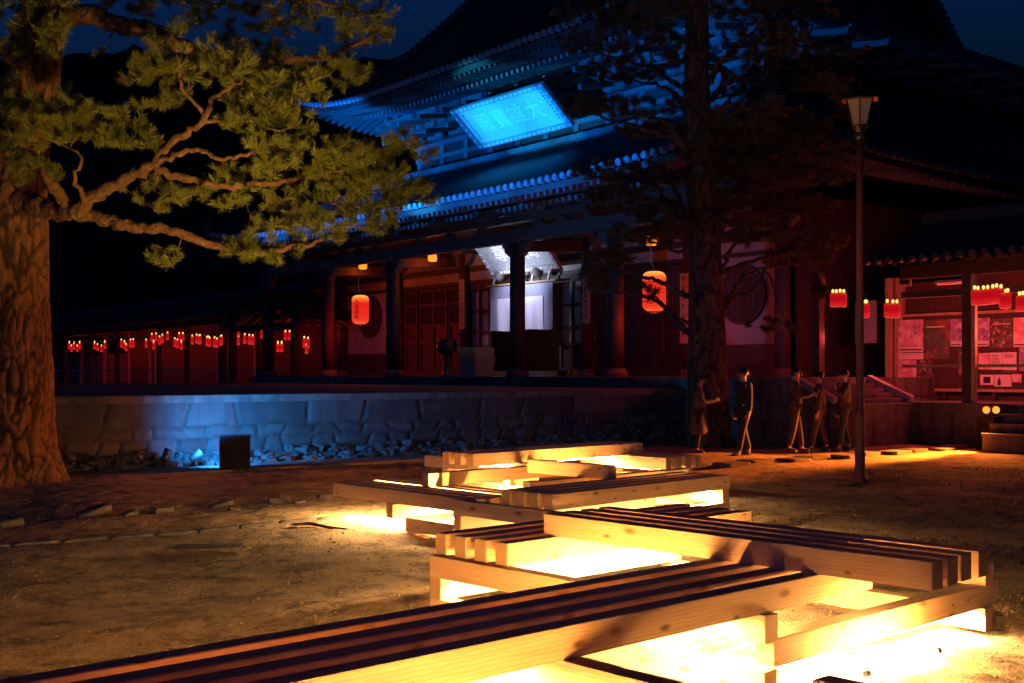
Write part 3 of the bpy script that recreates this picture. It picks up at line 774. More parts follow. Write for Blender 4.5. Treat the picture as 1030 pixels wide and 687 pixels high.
    # hip ridges with end tiles
    for sg in (-1, 1):
        for fb_ in (0, 1):
            pts = []
            lim2 = gable if gable else D
            for j in range(9):
                d = lim2*j/8; e_ = inv(f, fs(d)); pts.append((sc_+sg*(Lh-d), (ye+e_) if fb_ == 0 else (y_back-e_), fz(sc_+sg*(Lh-d), e_)+.14))
            m_ = MB(); m_.tube(pts, .17, 8)
            m_.lathe([(.05,-.1),(.26,-.05),(.3,.1),(.1,.45),(.03,.62)], (pts[0][0], pts[0][1], pts[0][2]), 8)
            m_.build('hip_ridge', M['tile'], parent)
    return fz, fzs

LR = dict(sc=-9.4, L=14.6, ye=-5.0, z=6.72)
make_roof('lower_', LR['sc'], LR['L'], LR['ye'], 5.5, 5.5, LR['z'], lambda d: .36*d+.018*d*d, .55, T, y_back=21.5)
# upper storey
us0, us1, uy = -16.6, .3, .55
mb = MB(); mb.box(us0, us1, uy, 16, 7.5, 12.4); mb.build('upper_wall', M['wood2'], T)
mb = MB(); mb.box(us0-.5, us1+.5, uy-.62, uy-.1, 9.12, 9.3); mb.box(us0-.3, us1+.3, uy-.35, uy, 9.3, 9.42); mb.build('balcony_ledge', M['bluewood'], T, bevel=.015)
mb = MB()
for z, t in ((9.75,.12),(10.25,.18)): mb.box(us0-.2, us1+.2, uy-t, uy+.01, z, z+.16)
n = 11
for i in range(n+1):
    s = us0+(us1-us0)*i/n; mb.box(s-.13, s+.13, uy-.1, uy, 9.4, 10.4)
mb.build('upper_frame', M['bluewood'], T, bevel=.01)
UR = dict(sc=-9.0, L=10.4, ye=-3.2, z=11.45)
fU = lambda d: .75*d+.02*d*d
fUs = lambda d: .44*d+.012*d*d
YB = 18.0; DU = (YB-UR['ye'])/2
make_roof('upper_', UR['sc'], UR['L'], UR['ye'], DU, 5.5, UR['z'], fU, .7, T, gable=4.4, y_back=YB, fs=fUs)
# gable ends
Lg = UR['L']-4.4; mid = (UR['ye']+YB)/2; zg = fUs(4.4)
for sg in (-1, 1):
    x = UR['sc']+sg*(Lg+.02); poly = []
    for k in range(-10, 11):
        d = DU-abs(k)/10*(DU-2.0); poly.append((x, mid+(DU-d)*(1 if k > 0 else -1), UR['z']+fU(d)-.05))
    poly.append((x, mid+DU-2, UR['z']+.2)); poly.append((x, mid-DU+2, UR['z']+.2))
    MB().add(poly, [tuple(range(len(poly)))]).build('gable_wall', M['wood2'], T)
    mb = MB(); tb = MB()
    for sd_ in (-1, 1):
        prev = None
        for k in range(0, 37):
            d = DU-k/36*(DU-2.3); p = Vector((x+sg*.55, mid+(DU-d)*sd_, UR['z']+fU(d)))
            if prev is not None: mb.bar(prev-Vector((0,0,.22)), p-Vector((0,0,.22)), .09, .34)
            tb.box(p.x-.5 if sg > 0 else p.x-.12, p.x+.12 if sg > 0 else p.x+.5, p.y-.12, p.y+.12, p.z-.02, p.z+.24)
            prev = p
    mb.build('bargeboard', M['bluewood'], T); tb.build('verge_tiles', M['tile'], T)
mb = MB(); mb.box(UR['sc']-Lg-.6, UR['sc']+Lg+.6, mid-.28, mid+.28, UR['z']+fU(DU)-.1, UR['z']+fU(DU)+.75); mb.build('main_ridge', M['tile'], T, bevel=.05)
# bracket clusters under the upper eave
def bracket_mesh():
    mb = MB()
    for t in range(3):
        z = 10.45+t*.36; y = -.16-.42*t
        mb.box(-.12, .12, y-.12, uy*0+.05, z, z+.15)                  # arm outwards
        wd = .5+.12*t
        mb.prism([(-wd, z+.10), (-wd+.14, z), (wd-.14, z), (wd, z+.10), (wd, z+.2), (-wd, z+.2)], y-.20, y-.04)
        for x in (-wd+.1, 0, wd-.1): mb.prism([(x-.07, z+.2), (x+.07, z+.2), (x+.12, z+.27), (x+.12, z+.34), (x-.12, z+.34), (x-.12, z+.27)], y-.24, y)
    mb.bar((0,.1,10.75), (0,-1.75,10.35), .13, .17)                  # tail rafters
    mb.bar((0,.1,11.2), (0,-2.0,10.85), .13, .17)
    return mb
b0 = bracket_mesh().build('bracket', M['bluewood'], T, loc=(us0, uy, 0))
for i in range(1, 13):
    c = b0.copy(); COL.objects.link(c); c.parent = T; c.location = (us0+(us1-us0)*i/12, uy, 0)
for i in range(8):
    for sg, x in ((-1, us0), (1, us1)):
        c = b0.copy(); COL.objects.link(c); c.parent = T; c.location = (x, uy+1.2+i*1.9, 0); c.rotation_euler = (0,0, R(-90) if sg < 0 else R(90))
mb = MB()
for t in range(3):
    z = 10.8+t*.36; y = uy-.28-.42*t; mb.box(us0-.4-t*.4, us1+.4+t*.4, y-.08, y+.08, z, z+.13)
mb.build('purlins', M['bluewood'], T)
# small brackets under the lower eave
mb = MB(); n = 22
for i in range(n+1):
    s = -22+24.5*i/n; z = CZ+.84
    mb.prism([(s-.4,z+.12),(s-.28,z),(s+.28,z),(s+.4,z+.12),(s+.4,z+.2),(s-.4,z+.2)], OY-.28, OY-.12); mb.box(s-.1, s+.1, OY-.8, OY, z+.02, z+.17)
mb.build('eave_brackets', M['bluewood'], T)
# ------------------------------------------------------------------ plaques, curtain, tablets
def frame_empty(name, origin, up, label, cat):
    """object frame on the temple: x along the front, y = up vector, z outwards"""
    o = empty(name, label=label, cat=cat)
    u = Vector(up).normalized(); x = Vector((1,0,0)); n = x.cross(u)
    Mt = Matrix((( x.x,u.x,n.x,origin[0]),(x.y,u.y,n.y,origin[1]),(x.z,u.z,n.z,origin[2]),(0,0,0,1)))
    Wm = Matrix.Translation((O2[0],O2[1],0)) @ Matrix.Rotation(TROT,4,'Z')
    o.matrix_world = Wm @ Mt; return o
def plaque(name, org, up, w, h, label, txt, size, tmat, bmat, fmat, flank, spacing=1.1, fw=.17):
    o = frame_empty(name, org, up, label, 'sign board')
    MB().box(-w/2+fw, w/2-fw, fw, h-fw, -.05, .02).build('board', bmat, o)
    mb = MB(); mb.box(-w/2, w/2, 0, fw, -.06, .10); mb.box(-w/2, w/2, h-fw, h, -.06, .10); mb.box(-w/2, -w/2+fw, fw, h-fw, -.06, .098); mb.box(w/2-fw, w/2, fw, h-fw, -.06, .098)
    mb.build('frame', fmat, o, bevel=.02)
    mb = MB(); rr = random.Random(5)                      # carved cloud scrolls along the frame
    def scroll(x, y, r):
        pts = [(x+r*(1-.8*t)*math.cos(7*t+rr.random()*.2), y+r*(1-.8*t)*math.sin(7*t)*.7, .105) for t in [k/9 for k in range(10)]]
        mb.tube(pts, .014, 4)
    k = int(w/.24)
    for i in range(k):
        for y in (fw*.5, h-fw*.5): scroll(-w/2+.12+i*(w-.24)/(k-1), y, fw*.42)
    k = int(h/.24)
    for i in range(1, k-1):
        for x in (-w/2+fw*.5, w/2-fw*.5): scroll(x, .12+i*(h-.24)/(k-1), fw*.42)
    mb.build('carving', M['gilt'], o)
    text_mesh('characters', txt, size, tmat, o, Matrix.Translation((0, h/2, .025)), .008, spacing)
    if flank:                                             # two worn columns of small signature strokes
        for sx, n in ((-1, 10), (1, 9)):
            mb = MB()
            for i in range(n):
                y = h-fw-.16-(h-2*fw-.25)*i/n; x = sx*(w/2-fw-.22)
                for _ in range(3):
                    a = rr.uniform(-.05,.02); mb.bar((x+a, y+rr.uniform(-.03,.03), .024), (x+a+rr.uniform(.03,.07), y+rr.uniform(-.03,.03), .024), .014, .008)
                mb.bar((x+rr.uniform(-.02,.02), y+.035, .025), (x+rr.uniform(-.02,.02), y-.035, .025), .014, .008)
            mb.build('signature', M['ink'], o)
    return o
upz = Vector((0, -1.3, 1.12))
plaque('name_plaque', (-8.35, -.88, 9.34), upz, 4.85, 1.72, 'large leaning plaque lit bright cyan under the upper eave, four big characters', '殿寶雄大', .80, M['gilt'], M['plaque'], M['frame_c'], True, 1.12)
plaque('inner_plaque', (-8.85, -.45, 5.0), Vector((0,-.95,1.15)), 3.6, 1.5, 'white lit carved plaque leaning out above the white door curtain', '尊德萬', .72, M['gilt'], M['frame_c'], M['frame_c'], False, 1.2, .16)

nl = empty('door_curtain', tuple(L2W(-9.3, -.35, 0)), TROT, 'white cotton door curtain with grey border hanging at the centre entrance', 'curtain')
def cloth(x0, x1, z0, z1, y, mat, name, parent, amp=.035):
    nx, nz = 60, 16; vs = []
    for j in range(nz+1):
        for i in range(nx+1):
            x = x0+(x1-x0)*i/nx; z = z0+(z1-z0)*j/nz; f = 1-(j/nz)
            vs.append((x, y+amp*f*(math.sin(x*7.3+.6*math.sin(z*2))+.5*math.sin(x*15+1)), z+.02*f*math.sin(x*3)))
    me_ = MB(); me_.add(vs, [(j*(nx+1)+i, j*(nx+1)+i+1, (j+1)*(nx+1)+i+1, (j+1)*(nx+1)+i) for j in range(nz) for i in range(nx)])
    return me_.build(name, mat, parent, smooth=True)
zt, zb = 4.55, 3.02
cloth(-1.68, 1.68, zb, zt, 0, M['cloth_b'], 'border_cloth', nl)
cloth(-1.22, 1.22, zb+.0, zt-.42, -.03, M['cloth'], 'centre_cloth', nl, .05)
mb = MB(); mb.tube([(-1.85,0,zt+.06),(1.85,0,zt+.06)], .035, 8); mb.build('rod', M['tablet'], nl)
mb = MB()
for x in (-1.5, .0, .6, 1.45): mb.bar((x,0,zt+.05), (x,.1,zt+.42), .06, .05)
mb.build('rod_hooks', M['cloth'], nl)
for x in (-.95, 1.1):
    mb = MB(); mb.lathe([(.05,zt+.18),(.17,zt+.26),(.2,zt+.36),(.17,zt+.47),(.05,zt+.55)], (x,-.15,0), 12)
    mb.build('crest_ball', M['bluewood'], nl, smooth=True)

def tablet(u, y, z0, z1, wd, label):
    s = S(u, y); o = empty('hanging_tablet', tuple(L2W(s, y-.02, z0)), TROT, label, 'tablet', 'tall tablets hung on the temple columns')
    h = z1-z0
    MB().box(-wd/2, wd/2, -.04, .03, 0, h).build('board', M['tablet'], o, bevel=.012)
    mb = MB(); rr = random.Random(int(u))
    for i in range(7):                                    # weathered brushed characters, too worn to read
        zc = h-.18-i*(h-.3)/6.4
        for _ in range(4): 
            a = rr.uniform(-.06,.06); b = zc+rr.uniform(-.07,.07); mb.bar((-.07+rr.uniform(0,.03), -.045, b), (.07-rr.uniform(0,.04), -.045, b+rr.uniform(-.02,.03)), .008, .014)
        mb.bar((rr.uniform(-.03,.03), -.046, zc+.08), (rr.uniform(-.04,.04), -.046, zc-.08), .008, .015)
    mb.build('brushed_writing', M['ink'], o)
tablet(465.5, -.28, 3.15, 4.95, .30, 'tall orange lit tablet on the column left of the door curtain')
tablet(590.5, -.28, 3.15, 4.92, .30, 'tall orange lit tablet on the column right of the door curtain')
tablet(689, -.28, 2.45, 4.45, .30, 'tall red lit tablet beside the dark pine trunk')

# offertory box and barrier post
s = S(479, -1.9)
o = empty('offertory_box', tuple(L2W(s, -1.9, PODZ)), TROT, 'wooden offertory box with a slatted top standing left of the entrance', 'offertory box')
mb = MB(); mb.add([(-.42,-.35,0),(.42,-.35,0),(.42,.35,0),(-.42,.35,0),(-.5,-.42,.62),(.5,-.42,.62),(.5,.42,.62),(-.5,.42,.62)], [(0,3,2,1),(4,5,6,7),(0,1,5,4),(1,2,6,5),(2,3,7,6),(3,0,4,7)])
mb.build('chest', M['tablet'], o, bevel=.01)
mb = MB()
for i in range(9): mb.box(-.48+i*.112, -.44+i*.112, -.4, .4, .64, .96)
mb.build('slats', M['tablet'], o)
s = S(461, -2.4); o = empty('barrier_post', tuple(L2W(s, -2.4, PODZ)), 0, 'slim red barrier post beside the offertory box', 'post')
mb = MB(); mb.tube([(0,0,0),(0,0,1.05)], .035, 8); mb.lathe([(.03,1.05),(.06,1.08),(.05,1.13),(.01,1.16)], (0,0,0), 8); mb.build('pole', M['vermil'], o)
mb = MB(); mb.lathe([(.16,0),(.16,.02),(.05,.05)], (0,0,0), 14); mb.build('foot', M['black'], o)
s = S(449, -1.6); o = empty('incense_burner', tuple(L2W(s, -1.6, PODZ)), 0, 'dark bronze incense burner on a stand before the left lattice doors', 'incense burner')
mb = MB(); mb.lathe([(.22,0),(.16,.08),(.09,.35),(.09,.6),(.2,.72)], (0,0,0), 14); mb.build('stand', M['bronze'], o, smooth=True)
mb = MB(); mb.lathe([(.12,.72),(.33,.85),(.37,1.05),(.3,1.2),(.34,1.25)], (0,0,0), 16)
for a in (0, math.pi): mb.tube([(.33*math.cos(a),0,1.1),(.5*math.cos(a),0,1.25),(.4*math.cos(a),0,1.45)], .03, 6)
mb.build('bowl', M['bronze'], o, smooth=True)

# ------------------------------------------------------------------ lanterns
def lantern_mat(name, zt, h, lo, hi, cyl):
    n = NT(name); c = n.n('ShaderNodeTexCoord'); sp = n.n('ShaderNodeSeparateXYZ'); n.l(c.outputs['Object'], sp.inputs[0])
    mr = n.n('ShaderNodeMapRange'); n.l(sp.outputs[2], mr.inputs[0]); mr.inputs[1].default_value = zt-h; mr.inputs[2].default_value = zt
    n.l(n.ramp(mr.outputs[0], cyl), n.b.inputs['Emission Color'])
    n.b.inputs['Emission Strength'].default_value = hi; n.base((.06,.004,.004)); n.rough(.9)
    wv = n.n('ShaderNodeTexWave', _bands_direction='Z', Scale=14); n.l(c.outputs['Object'], wv.inputs['Vector']); n.bump(wv.outputs['Fac'], .3, .01)
    return n.m
M['big_lantern'] = lantern_mat('red_paper_big', 0, 1.08, 0, .85, [(0,(1,.12,.02)),(.12,(1,.05,.02)),(.35,(.95,.03,.014)),(.72,(.95,.02,.008)),(.86,(1.3,.20,.03)),(1,(1.9,.7,.10))])
M['small_lantern'] = lantern_mat('red_paper_small', 0, .36, 0, .6, [(0,(1.8,.3,.15)),(.1,(1.1,.03,.03)),(.5,(.75,.004,.012)),(.85,(.8,.006,.014)),(1,(1.1,.08,.03))])
M['bulb'] = emit('lantern_bulb', (1, .42, .10), 2.6)
M['sconce'] = emit('orange_lamp_glass', (1, .22, .015), 1.9)
M['cord'] = simple('pale_cord', (.7,.5,.25), None, 8, .7, 0)
def big_lantern(u, v, y, label):
    s = S(u, y); zt = ZV(v, s, y)
    o = empty('paper_lantern', tuple(L2W(s, y, zt)), TROT, label, 'lantern', 'large paper lanterns under the temple eave')
    prof = [(.12,-1.08),(.21,-1.06),(.285,-1.0),(.32,-.92)]
    for k in range(13):
        z = -.90+.72*k/12; prof += [(.325-.008*(k % 2), z)]
    prof += [(.315,-.12),(.27,-.05),(.2,-.012),(.13,0)]
    mb = MB(); mb.lathe(prof, (0,0,0), 28); mb.build('paper_shade', M['big_lantern'], o, smooth=True)
    for z0, z1 in ((0,.035),(-1.12,-1.08)):
        mb = MB(); mb.lathe([(.14,z0),(.14,z1)], (0,0,0), 18); mb.build('rim', M['black'], o)
    mb = MB(); mb.tube([(0,0,.03),(-.03,0,.15),(-.13,0,.28),(-.13,0,1.0)], .016, 6); mb.build('cord', M['cord'], o)
    # brushed characters wrapped on the front-left of the paper
    cu = '大雄寶殿'
    for i, ch in enumerate(cu):
        me_o = text_mesh('character', ch, .19, M['lantern_ink'], o, Matrix.Identity(4), .003)
        for vv in me_o.data.vertices:
            x, yy, dz = vv.co; a = math.radians(-56 if u < 500 else -66) + x/.33
            zz = yy - .27 - i*.185
            rr_ = .331+dz
            vv.co = (rr_*math.cos(a), rr_*math.sin(a), zz)
    return o
M['lantern_ink'] = emit('ink_on_lit_paper', (1,.0,.0), .10, (.05,.0,.0))
bl1 = big_lantern(362.5, 297.5, -2.4, 'glowing red paper lantern under the eave at the left, hung on a long pale cord')
bl2 = big_lantern(658, 273.6, -2.4, 'glowing red paper lantern at the right, partly behind dark pine twigs')
def ceiling_lamp(u, v, y, label):
    s = S(u, y); z = ZV(v, s, y)
    o = empty('ceiling_lamp', tuple(L2W(s, y, z)), TROT, label, 'lamp', 'small orange lamps under the temple porch')
    mb = MB(); mb.lathe([(.13,-.12),(.16,-.09),(.16,.08),(.11,.13)], (0,0,0), 12); mb.build('glass', M['sconce'], o, smooth=True)
    mb = MB(); mb.lathe([(.2,.13),(.17,.18),(.05,.22)], (0,0,0), 12); mb.tube([(0,0,.2),(0,0,6.42-z)], .012, 5); mb.build('mount', M['black'], o)
    return L2W(s, y, z)
cl1 = ceiling_lamp(365, 268, -1.5, 'small orange lamp above the left paper lantern')
cl2 = ceiling_lamp(435, 260, -1.5, 'small orange lamp between the two left porch columns')
cl3 = ceiling_lamp(655, 243, -1.5, 'small orange lamp above the right paper lantern, behind pine twigs')

def small_lantern_proto():
    o = empty('small_lantern', (0,0,-50), 0, 'x', 'lantern')
    mb = MB(); mb.lathe([(.045,-.34),(.068,-.325),(.076,-.29),(.076,-.05),(.066,-.015),(.045,0)], (0,0,0), 12); mb.build('paper_shade', M['small_lantern'], o, smooth=True)
    mb = MB(); mb.lathe([(.015,.0),(.032,.025),(.032,.06),(.015,.085)], (0,0,0), 8); mb.build('lit_bulb', M['bulb'], o)
    mb = MB(); mb.tube([(0,0,.1),(0,0,.24)], .008, 4); mb.build('wire', M['black'], o)
    return o
SLP = small_lantern_proto(); first = [True]
def small_lantern(u, v, y, label, group):
    s = S(u, y); z = ZV(v, s, y); p = L2W(s, y, z)
    if first[0]:
        first[0] = False; o = SLP; o.location = p; o['label'] = label
    else: o = copy_tree(SLP, loc=p, label=label)
    o['group'] = group; return p
Z5 = lambda x, y: (50+x/5.72, 300+y/5.72)
Z2 = lambda x, y: (200+x/2.64, 240+y/2.64)
left_l = [Z5(*p)+(g,) for p, g in [((113,262),0),((125,278),0),((158,278),0),((172,262),0),((140,266),0),((258,262),1),((275,270),1),((298,278),1),((317,258),1),
   ((412,250),2),((440,270),2),((465,250),2),((430,258),2),((480,248),2),((555,250),3),((588,218),4),((612,215),4),((598,258),4),((648,222),4),((678,210),4),((632,232),4),
   ((720,243),5),((745,213),5),((766,213),5),((757,258),5),((735,250),5),((820,228),6),((860,228),6),((845,222),6),((905,236),7),((920,240),7),((948,243),7),((962,245),7),((988,228),8)]]
left_l += [Z2(*p)+(g,) for p, g in [((3,262),8),((25,266),8),((42,268),8),((58,266),8),((84,243),9),((95,243),9),((105,243),9),((105,264),9),((122,260),9),((134,262),9),((143,263),9),((167,248),10),
   ((230,252),11),((241,252),11),((251,254),11),((210,281),11),((220,281),11),((280,268),12),((290,270),12),((286,285),12),((345,290),13),((355,292),13),((348,275),13)]]
gdesc = ['red lantern in the cluster nearest the big pine trunk, under the dark left gallery', 'red lantern in the second cluster from the big pine trunk', 'red lantern in the third cluster from the big pine trunk',
 'single red lantern just left of the long lantern row', 'red lantern in the crowded row in the middle of the left gallery', 'red lantern in the two tier group over the double gallery posts',
 'red lantern half hidden under the dark gallery beam', 'red lantern in the row of four before the lit gallery post', 'red lantern just left of the small gable', 'red lantern under the left side of the small gable',
 'lone tall red lantern under the small gable peak', 'red lantern under the right side of the small gable', 'red lantern right of the small gable', 'red lantern nearest the left temple column, at the far right of the left gallery']
cnt = {}
for u, v, g_ in left_l: small_lantern(u, v-1, -1.82, gdesc[g_], 'red lanterns, '+gdesc[g_].replace('red lantern ', '').replace('single red lantern ','').replace('lone tall red lantern ',''))
Z8 = lambda x, y: (890+x/4.907, 280+y/4.907)
right_l = [Z8(*p)+(g,) for p, g in [((443,62),0),((460,64),0),((487,62),0),((508,60),0),((533,56),1),((552,52),1),((574,56),1),((583,78),1),((598,80),1),((607,76),1),((665,92),2),((682,90),2),((12,128),3),((40,130),3),((60,130),3)]]
right_l += [(790+x/4.29, 260+y/4.29, g) for x, y, g in [(205,155,4),(220,155,4),(236,153,4),(252,155,4),(345,200,5),(350,200,5)]]
rdesc = ['red lantern in the first group right of the dark gallery column above the notice board', 'red lantern in the stepped group above the notice board', 'red lantern at the right frame edge above the notice board',
 'red lantern in the group left of the posters', 'red lantern in the short row between the temple and the lamp post', 'red lantern half behind the lamp post']
rp = []
for u, v, g_ in right_l: rp.append(small_lantern(u, v-1, -1.5, rdesc[g_], 'red lanterns, '+rdesc[g_].replace('red lantern ', '')))

# ------------------------------------------------------------------ galleries
def gallery(name, label, s0, s1, y0, y1, zf, ze, posts_u, back_u, wallpanels, deck=True):
    g_ = empty(name, (O2[0], O2[1], 0), TROT, label, 'gallery')
    if deck: MB().box(s0, s1, y0-.25, y1+.3, 0, zf).build('stone_base', M['podium'], g_, bevel=.02)
    for s in posts_u: MB().box(s-.11, s+.11, y0-.11, y0+.11, zf, ze).build('post', M['wood'], g_, bevel=.01)
    for s in back_u: MB().box(s-.11, s+.11, y1-.11, y1+.11, zf, ze).build('post', M['tablet'], g_, bevel=.01)  # back posts in paler wood, lantern light put into the colour
    mb = MB(); mb.box(s0, s1, y0-.12, y0+.12, ze-.3, ze); mb.box(s0, s1, y1-.1, y1+.1, ze-.3, ze); mb.box(s0, s1, y0-.07, y0+.07, ze-.75, ze-.6); mb.build('tie_beam', M['wood'], g_)
    MB().box(s0, s1, y0-.04, y0+.04, zf+.78, zf+.85).build('hand_rail', M['tablet'], g_)
    pitch = .27; mid = (y0+y1)/2
    def f(d): return .38*d+.03*d*d
    D = mid-(y0-.95)
    for sg in (1, -1):
        v_, f_ = roof_slope(lambda u, d: ze+.05+f(d), (s0-.3, s1+.3), lambda u: D, lambda u, d, z: (u, mid-sg*(D-d), z), nd=6, pitch=pitch, amp=.05)
        MB().add(v_, f_).build('roof', M['tile'], g_, smooth=True)
    te = MB(); n = int((s1-s0)/pitch)
    for i in range(n+1): te.lathe([(.02,-.07),(.075,-.065),(.085,-.04),(.085,.05)], (s0-.3+(s1-s0+.6)*i/n, y0-.95, ze+.07), 8, axis='Y')
    te.build('eave_tile_row', M['tile'], g_)
    ra = MB(); n = int((s1-s0)/.33)
    for i in range(n+1):
        s = s0+(s1-s0)*i/n; ra.bar((s, y0-.9, ze-.04), (s, mid, ze+f(D)-.12), .06, .07)
    ra.build('rafters', M['wood'], g_)
    MB().box(s0-.3, s1+.3, mid-.12, mid+.12, ze+f(D)-.02, ze+f(D)+.32).build('roof_ridge', M['tile'], g_, bevel=.03)
    mb = MB(); mb.add([(s0, y0-.85, ze-.01), (s1, y0-.85, ze-.01), (s1, mid, ze+f(D)-.06), (s0, mid, ze+f(D)-.06)], [(0,1,2,3)]); mb.build('soffit', M['wood2'], g_)
    for a, b, z0, z1, mt in wallpanels: MB().box(a, b, y1+.02, y1+.1, z0, z1).build('wall_panel', M[mt], g_)
    return g_
SL0 = -95
fu = [S(u, -1.5) for u in (66, 91, 118, 160, 188, 225, 272)] + [-30.5, -26.5]
bu = [S(u, 1.5) for u in (82, 106, 131, 152, 158, 221, 258, 297)] + [-80, -90]
wps = [(S(a,1.5), S(b,1.5), 1.0, 2.9, 'dark_paper') for a, b in ((42,58),(67,80),(84,90),(93,105),(109,116),(120,130))] + [(S(132,1.5), -24.5, 1.0, 3.9, 'wood2')]  # dark paper colour on the panels imitates the dim gallery light
gallery('left_gallery', 'long dark open gallery hung with red lanterns, left of the temple', SL0, -24.2, -1.5, 1.5, .95, 4.15, fu, bu, wps)
# small gable over the gallery entrance
gg = empty('entrance_gable', tuple(L2W(S(264,-2.6), -2.6, 0)), TROT, 'small open timber gable in front of the left gallery', 'gable')
zA = ZV(297, S(264,-2.6), -2.6); zE_ = ZV(322, S(264,-2.6), -2.6)
hw = 3.1
for sg in (-1, 1):
    mb = MB(); mb.bar((0,0,zA), (sg*(hw+.4),0,zE_-.15), .25, .28); mb.build('bargeboard', M['wood'], gg)
    mb = MB()
    for k in range(5): mb.bar((0,.3+.5*k,zA-.25), (sg*(hw+.3),.3+.5*k,zE_-.35), .07, .08)
    mb.build('rafters', M['tablet'], gg)
    mb = MB(); mb.add([(0,-.2,zA+.2),(0,2.6,zA+.2),(sg*(hw+.6),2.6,zE_),(sg*(hw+.6),-.2,zE_)], [(0,1,2,3)]); mb.add([(0,-.2,zA+.1),(0,2.6,zA+.1),(sg*(hw+.6),2.6,zE_-.1),(sg*(hw+.6),-.2,zE_-.1)], [(0,1,2,3)]); mb.build('roof', M['tile'], gg)
    MB().box(sg*(hw-.2)-.13, sg*(hw-.2)+.13, -.13, .13, .9, zE_-.1).build('post', M['wood'], gg)
MB().box(-hw, hw, -.1, .1, zE_-.45, zE_-.2).build('tie_beam', M['wood'], gg)

bp = 1.5
posts = [S(974.5, -1.2), S(1060, -1.2), S(838, -.6)]
backs = [S(902, 1.4), S(893,1.45)]
RG = gallery('right_gallery', 'tiled open gallery with red lanterns and a notice board, right of the temple', 5.85, 16.5, -1.2, 1.6, .95, 4.05, posts, backs,
   [(S(903,1.6), 12.5, .95, 3.9, 'wood'), (S(860,1.6), S(880,1.6), 2.4, 3.5, 'plaster')])
sp0 = S(981, -1.2); MB().box(sp0-.05, sp0+.05, -1.3, -1.2, .95, 3.9).build('lit_post_edge', M['tablet'], RG)  # pale strip imitating the light on the post's right edge
# pale strip light fitting under the beam
s = S(956, -.9); o = empty('strip_light', tuple(L2W(s, -.9, ZV(284, s, -.9))), TROT, 'pale unlit strip light fitting under the right gallery eave', 'light fitting')
MB().box(-.36, .36, -.06, .06, -.02, .05).build('housing', M['plaster'], o, bevel=.01)
mb = MB(); mb.tube([(-.33,0,-.04),(.33,0,-.04)], .018, 8); mb.build('tube', M['cloth'], o)
s = S(910, -.9); o = empty('framed_notice', tuple(L2W(s, -.9, ZV(288.5, s, -.9))), TROT, 'small framed notice hung under the right gallery beam', 'notice')
mb = MB(); mb.box(-.17,.17,-.02,.02,0,.05); mb.box(-.17,.17,-.02,.02,.17,.22); mb.box(-.17,-.12,-.019,.019,.05,.17); mb.box(.12,.17,-.019,.019,.05,.17); mb.build('frame', M['tablet'], o)
MB().box(-.12,.12,.0,.01,.05,.17).build('sheet', M['wood2'], o)

# steps beside the floodlight
st = empty('stone_steps', (O2[0], O2[1], 0), TROT, 'stone steps with lit edges at the right frame edge', 'steps')
ss = S(1015, -1.7)
for k in range(4):
    MB().box(ss+.0, 13.5, -1.47-.32*(k+1), -1.47-.32*k-.004, 0, .95-.19*(k+.0)-.06).build('step', M['podium'], st)
    MB().box(ss-.02, 13.5, -1.49-.32*(k+1), -1.45-.32*k-.01, .95-.19*k-.058, .95-.19*k).build('tread', M['slab'], st, bevel=.006)
# stairs from the podium down towards the right gallery, sloping side stones
st2 = empty('side_stairs', (O2[0], O2[1], 0), TROT, 'short stone stair with sloping pale side stones between temple and right gallery', 'stairs')
for k in range(4):
    MB().box(5.03+.25*k, 5.03+.25*(k+1)-.004, -4.0, -1.35, 0, 1.36-.11*k).build('step', M['slab'], st2, bevel=.01)
for y in (-4.12, -1.3):
    mb = MB(); mb.prism([(5.03,1.42),(5.03,1.56),(6.15,1.08),(6.15,.94)], y-.1, y+.1); mb.build('side_stone', M['plaster'], st2, bevel=.01)
MB().box(6.05, 6.3, -4.25, -1.5, 0, .93).build('landing', M['podium'], st2, bevel=.02)

# notice board with posters
def poster_mat(name, cols, scale, cap, seed):
    n = NT(name); v = n.coord((1,1,1)); m = n.n('ShaderNodeMapping'); m.inputs['Location'].default_value = (seed*3.1, seed*1.7, seed); n.l(v, m.inputs['Vector'])
    f = n.noise(m.outputs[0], scale, 5, .6, .8); vo = n.n('ShaderNodeTexVoronoi', Scale=scale*1.4); n.l(m.outputs[0], vo.inputs['Vector'])
    c = n.ramp(f, [(.35, cols[0]), (.5, cols[1]), (.62, cols[2])]); sp = n.n('ShaderNodeSeparateColor'); n.l(vo.outputs['Color'], sp.inputs[0])
    c = n.mix(n.ramp(sp.outputs[1], [(.5,0),(.55,.7)]), c, cols[3]); n.base(c); n.rough(.5); return n.m
pm = [poster_mat('poster_pagoda', ((.16,.2,.5),(.75,.55,.6),(.85,.7,.72),(.6,.3,.4)), 5, 0, 1), poster_mat('poster_dark_flowers', ((.05,.1,.05),(.12,.1,.06),(.3,.1,.06),(.05,.12,.08)), 4, 0, 2),
      poster_mat('poster_violet', ((.2,.14,.3),(.35,.25,.45),(.6,.5,.6),(.15,.1,.25)), 5, 0, 3), poster_mat('poster_photo_grid', ((.05,.04,.04),(.12,.08,.06),(.5,.35,.25),(.04,.03,.03)), 9, 0, 4),
      poster_mat('poster_pink', ((.7,.45,.5),(.8,.6,.62),(.8,.7,.7),(.6,.25,.3)), 6, 0, 5)]
M['paper'] = simple('notice_paper', (.8,.78,.74), (.7,.68,.64), 3, .6, 0)
yb = 1.5
bs0, bs1 = S(903, yb), 12.4
nb = empty('notice_board', (O2[0], O2[1], 0), TROT, 'wide dark framed notice board under the right gallery', 'notice board')
zb0, zb1 = 1.22, 3.02
MB().box(bs0, bs1, yb, yb+.06, zb0, zb1).build('backing', M['wood'], nb)
